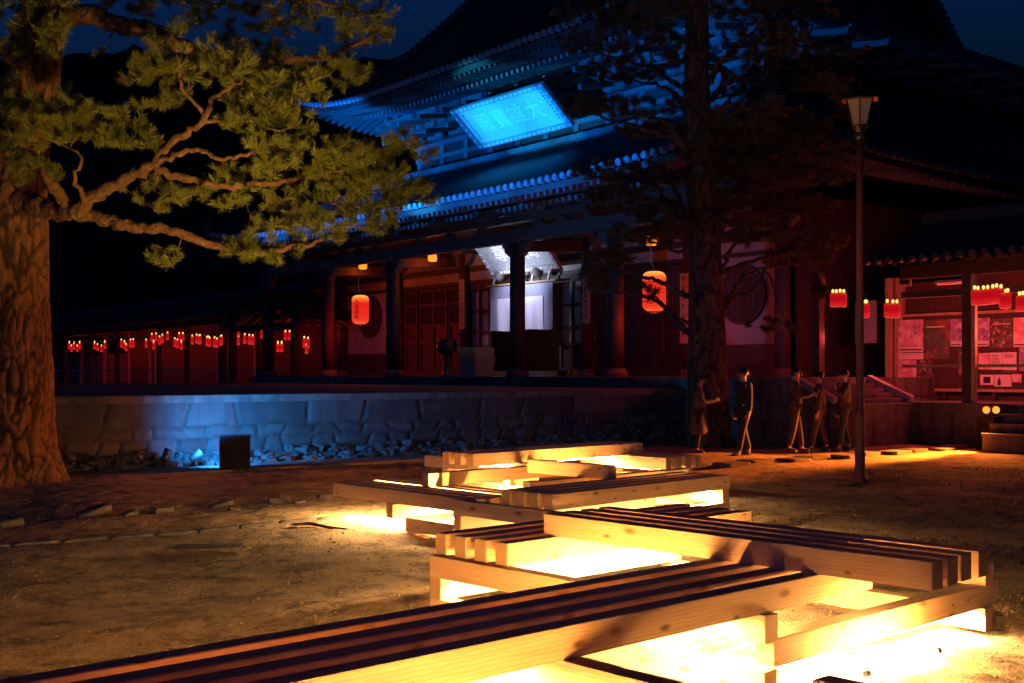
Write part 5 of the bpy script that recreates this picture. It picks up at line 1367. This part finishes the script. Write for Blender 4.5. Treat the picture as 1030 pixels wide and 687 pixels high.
def person(u, Yd, face, ht, label, top, legs, coat=False, stride=.16, arms=('down','down'), held=None, shoe=(.05,.05,.05)):
    k = ht/1.72
    o = empty('person', (GY(u,Yd), Yd, 0), face, label, 'person')     # local: faces +x
    # joints
    hip, kn, an = .90*k, .49*k, .09*k; w = .10*k; sh = 1.40*k; sw = .185*k
    sx = stride
    J = dict(pel=(0,0,hip+.03*k), sp=(0.0,0,1.12*k), ch=(.01,0,1.30*k), nk=(.0,0,1.46*k), n2=(.015,0,1.51*k), hd=(.02,0,1.60*k), tp=(.01,0,1.66*k),
             hl=(0,w,hip), hr=(0,-w,hip), kl=(sx*.6,w,kn+.01), kr=(-sx*.35,-w,kn), al=(sx,w,an), ar=(-sx*1.05,-w,an+.02), tl=(sx+.17,w+.02,.035), tr=(-sx*1.05+.16,-w-.02,.04),
             sl=(0,sw,sh), sr=(0,-sw,sh))
    def arm(mode, sg):
        if mode == 'down': return [(-.02+.03*sg,sg*(sw+.05),1.13*k), (.03,sg*(sw+.06),.88*k), (.05,sg*(sw+.05),.80*k)]
        if mode == 'fwd': return [(.05,sg*(sw+.05),1.15*k), (.27,sg*(sw-.06),1.17*k), (.34,sg*(sw-.10),1.19*k)]
        return [(.1,sg*(sw+.04),1.16*k), (.22,sg*(sw-.02),1.33*k), (.24,sg*(sw-.06),1.42*k)]
    A_ = arm(arms[0], 1); B_ = arm(arms[1], -1)
    names = ['pel','sp','ch','nk','n2','hd','tp','hl','hr','kl','kr','al','ar','tl','tr','sl','sr']
    V = [J[n_] for n_ in names]+A_+B_; ix = {n_: i for i, n_ in enumerate(names)}
    r = dict(pel=.13,sp=.115,ch=.125,nk=.055,n2=.055,hd=(.085,.095),tp=.06,hl=.09,hr=.09,kl=.055,kr=.055,al=.04,ar=.04,tl=.03,tr=.03,sl=.06,sr=.06)
    Rr = [r[n_] if hasattr(r[n_], '__len__') else r[n_]*k for n_ in names]+[.042*k,.032*k,.03*k]*2
    E_ = [('pel','sp'),('sp','ch'),('ch','nk'),('nk','n2'),('n2','hd'),('hd','tp'),('pel','hl'),('pel','hr'),('hl','kl'),('hr','kr'),('kl','al'),('kr','ar'),('al','tl'),('ar','tr'),('ch','sl'),('ch','sr')]
    E_ = [(ix[a], ix[b]) for a, b in E_]; n0 = len(names); E_ += [(ix['sl'],n0),(n0,n0+1),(n0+1,n0+2),(ix['sr'],n0+3),(n0+3,n0+4),(n0+4,n0+5)]
    # fingers
    for hb in (n0+2, n0+5):
        wv = Vector(V[hb-1]); hv = Vector(V[hb]); d = (hv-wv).normalized(); sd_ = d.cross(Vector((0,1,.2))).normalized()
        for q in range(4):
            b1 = hv+d*.05+sd_*(.03-.02*q); b2 = b1+d*(.035-.004*abs(q-1))-Vector((0,0,.008)); i0 = len(V); V += [tuple(b1), tuple(b2)]; Rr += [.010,.008]; E_ += [(hb,i0),(i0,i0+1)]
        t1 = hv+sd_*.045+d*.01; i0 = len(V); V += [tuple(t1), tuple(t1+d*.03+sd_*.01)]; Rr += [.012,.009]; E_ += [(hb,i0),(i0,i0+1)]
    body = skin_obj('body', V, E_, Rr, M['skin'], o)
    # face details and hair
    hx, hz = .02, 1.60*k
    mb = MB(); mb.lathe([(.004,-.016),(.014,-.01),(.018,.0),(.012,.02),(.004,.045)], (hx+.105*1, 0, hz-.01), 8); mb.build('nose', M['skin'], o, smooth=True)
    for sg in (-1,1):
        mb = MB(); mb.lathe([(.003,-.011),(.011,0),(.003,.011)], (hx+.088, sg*.034, hz+.018), 8); mb.build('eye', M['ink'], o)
        mb = MB(); mb.lathe([(.004,-.03),(.016,-.01),(.018,.02),(.004,.035)], (hx-.005, sg*.092, hz), 8); mb.build('ear', M['skin'], o, smooth=True)
    mb = MB(); mb.tube([(hx+.094,-.02,hz-.045),(hx+.099,0,hz-.047),(hx+.094,.02,hz-.045)], .005, 5); mb.build('mouth', M['vermil'], o)
    mb = MB(); prof = [(.094*math.cos(t_), .108*math.sin(t_)) for t_ in [-.55+.235*q for q in range(10)]]
    mb.lathe(prof, (0,0,0), 18)
    mb.v = [(x*1.06+hx-.022, y, z+hz+.028+(.035 if x > .03 and z < .02 else 0)) for x, y, z in mb.v]; mb.build('hair', M['hair'], o, smooth=True)
    # clothes
    jr = 1.16
    tv = [(0,0,.86*k),(0,0,1.08*k),J['ch'],(0,0,1.45*k),J['sl'],J['sr'],A_[0],A_[1],B_[0],B_[1]]
    te = [(0,1),(1,2),(2,3),(2,4),(2,5),(4,6),(6,7),(5,8),(8,9)]
    trd = [.175*k,.15*k,.15*k,.08*k,.08*k,.08*k,.062*k,.05*k,.062*k,.05*k]
    if coat:
        tv += [(-.01,0,.62*k),(-.02,0,.40*k)]; te += [(0,10),(10,11)]; trd += [.225*k,.25*k]
    skin_obj('coat' if coat else 'jacket', tv, te, trd, top, o)
    lv = [J['pel'],J['hl'],J['hr'],J['kl'],J['kr'],tuple(Vector(J['al'])+Vector((0,0,.02))),tuple(Vector(J['ar'])+Vector((0,0,.02)))]
    skin_obj('trousers', lv, [(0,1),(0,2),(1,3),(2,4),(3,5),(4,6)], [.14*k,.105*k,.105*k,.075*k,.075*k,.062*k,.062*k], legs, o)
    for nm_, (a, b) in (('shoe',('al','tl')),('shoe',('ar','tr'))):
        a_, b_ = Vector(J[a]), Vector(J[b]); skin_obj(nm_, [tuple(a_+Vector((-.04,0,-.045))), tuple(a_+Vector((.06,0,-.045))), tuple(b_)], [(0,1),(1,2)], [.056,.062,.05], SHOE, o, 1)
    return o
SHOE = cmat('dark_shoe', (.05,.045,.04))
person(703, 22.9, R(-5), 1.55, 'person in a long pale beige coat holding out both hands before the dark pine trunk', cmat('beige_coat', (.15,.11,.065)), cmat('black_trousers', (.03,.03,.03)), coat=True, stride=.05, arms=('fwd','fwd'))
person(748, 22.2, R(200), 1.70, 'person all in black walking just right of the dark pine trunk', cmat('black_jacket', (.03,.028,.03)), cmat('black_trousers2', (.025,.025,.028)), stride=.17)
pp = person(800, 23.3, R(-10), 1.70, 'person in dark jacket and pale trousers reading a sheet of paper', cmat('dark_jacket', (.06,.04,.035)), cmat('khaki_trousers', (.07,.045,.03)), stride=.13, arms=('down','fwd'))
person(824, 23.7, R(170), 1.62, 'person in pale wide trousers walking left beside the one with the paper', cmat('brown_jacket', (.09,.05,.04)), cmat('sand_trousers', (.08,.05,.03)), stride=.16)
person(849, 23.9, R(185), 1.66, 'person in a light jacket and dark trousers left of the lamp post', cmat('light_jacket', (.10,.065,.045)), cmat('navy_trousers', (.03,.03,.04)), stride=.14, arms=('up','down'))
# the sheet held by the reader
hp = pp.matrix_basis @ Vector((.36, -.09, 1.17))
o = MB().add([(-.02,-.1,-.07),(.04,-.1,.08),(.04,.1,.08),(-.02,.1,-.07),(-.022,-.1,-.069),(.038,-.1,.081),(.038,.1,.081),(-.022,.1,-.069)], [(0,1,2,3),(7,6,5,4),(0,4,5,1),(2,6,7,3),(1,5,6,2),(0,3,7,4)]).build('paper_sheet', M['paper'], loc=hp+Vector((.06,0,.02)), rz=R(-10))
tag(o, 'sheet of paper held by the person in pale trousers', 'paper')

# ------------------------------------------------------------------ lamps of the place, then added fill spots
def TL(s, y, z): return tuple(L2W(s, y, z))
CY = (.02, .48, 1.0); BL = (.0, .17, 1.0)
lamp('plaque_spot', 'SPOT', TL(-8.4, -18, 1.6), 21000*LK, CY, TL(-8.35, -1.5, 9.9), 14.5, .3, .1)
lamp('eave_wash', 'SPOT', TL(-14, -4.3, 7.6), 4200*LK, BL, TL(-18.0, -1.5, 11.3), 80, .8, .1)
lamp('eave_wash', 'SPOT', TL(-5, -4.3, 7.6), 130*LK, BL, TL(-2, -1, 11.2), 95, .8, .1)
for s, e in ((0, 13000), (-2.6, 16000), (-5.2, 20000), (-7.8, 20000), (-10.4, 20000), (-13, 20000), (-15.6, 18000), (-18.5, 22000)):
    lamp('tower_blue', 'SPOT', TL(s, -17, 1.6), e*LK, BL, TL(s, -1, 1.6+16*math.tan(R(26.8))), 16, .45, .1)
lamp('wall_blue', 'SPOT', (GY(200,19.2), 19.2, .4), 950*LK, (.02,.30,1.0), (GY(270,21.1), 21.1, .7), 165, 1, .1)
lamp('wall_blue', 'SPOT', (GY(196,18.7), 18.7, .8), 700*LK, (.03,.28,1.0), (GY(300,21.5), 21.5, .9), 75, 1, .1)
lamp('inner_white', 'SPOT', TL(-8.9, -2.3, 4.5), 420*LK, (.55,.66,1.0), TL(-8.9, -.8, 5.7), 120, .7, .05)
lamp('curtain_white', 'SPOT', TL(-9.0, -2.6, 5.6), 620*LK, (.72,.70,1.0), TL(-9.3, -.3, 3.7), 70, .7, .1)
lamp('altar_lamp', 'POINT', TL(-13.0, 2.2, 3.3), 40*LK, (1,.55,.12), radius=.1)
lamp('lantern_bulb', 'POINT', tuple(bl1.location+Vector((0,0,-1.35))), 48*LK*2.2, (1,.035,.010), radius=.15)
lamp('lantern_bulb', 'POINT', tuple(bl2.location+Vector((0,0,-1.35))), 66*LK, (1,.045,.012), radius=.15)
for c, e in ((cl1,14), (cl2,24), (cl3,6)): lamp('ceiling_bulb', 'POINT', tuple(c+Vector((0,0,-.25))), e*LK, (1,.13,.015), radius=.08)
for i, (u, z, e) in enumerate([(80,3.0,230),(103,3.0,210),(130,3.0,200),(160,3.1,200),(205,3.1,170),(243,3.2,150),(292,3.2,90),(330,3.2,30)]):
    lamp('gallery_red', 'POINT', TL(S(u,-.6), -.6, z), e*LK*.2, (1,.035,.02), radius=.2)
for u, z, e in [(845,3.0,16),(897,2.9,50),(938,3.2,50),(988,3.1,90),(1020,3.1,60)]:
    lamp('gallery_red', 'POINT', TL(S(u,-.5), -1.0, z-.55), e*LK*1.3, (1,.085,.07), radius=.15)
flp = Vector((fx, Yf-.26, .87))
lamp('flood_orange', 'SPOT', tuple(flp+Vector((0,-.12,-.02))), 11000*LK, (1,.20,.02), (5.0, 21.4, 0), 44, .8, .06)
lamp('flood_orange', 'SPOT', tuple(flp+Vector((0,-.14,0))), 3500*LK, (1,.22,.02), (8.9, 23.6, 0), 50, .9, .06)
lamp('flood_orange', 'SPOT', tuple(flp+Vector((0,-.12,0))), 260*LK, (1,.20,.02), (6.5, 21.5, -.2), 110, .8, .06)
lamp('flood_orange', 'SPOT', tuple(flp+Vector((0,-.02,.0))), 500*LK, (1,.24,.03), (3.6, 15, 2.0), 120, 1, .06)
# added unseen spots imitating warm bench light on the pine
for u_, v_, k_ in ((60,110,1.0), (200,120,1.0), (330,130,.75)):
    lamp('pine_fill', 'SPOT', (-1.1, 11.4, .62), PINE*k_*LK, (1,.47,.08), tuple(WP(u_,v_,16.5)), 42, .7, .25)
lamp('pine_fill', 'SPOT', (-3.0, 9.0, .3), PINE*.05*LK, (1,.36,.05), tuple(WP(-15,330,17)), 36, .6, .4)
lamp('red_fill', 'SPOT', (2.0, -1.0, 2.2), 40*LK, (1,.03,.005), (-1.2, 4.2, .5), 70, .8, .3)  # unseen red fill added behind the camera to redden the nearest bench
sc.view_settings.view_transform = 'Standard'; sc.view_settings.look = 'None'; sc.view_settings.exposure = 0; sc.view_settings.gamma = 1
sc.render.engine = 'CYCLES'; sc.cycles.use_denoising = True; sc.cycles.sample_clamp_indirect = 4; sc.cycles.max_bounces = 5; sc.cycles.use_light_tree = True
try: sc.cycles.denoiser = 'OPENIMAGEDENOISE'
except Exception: pass
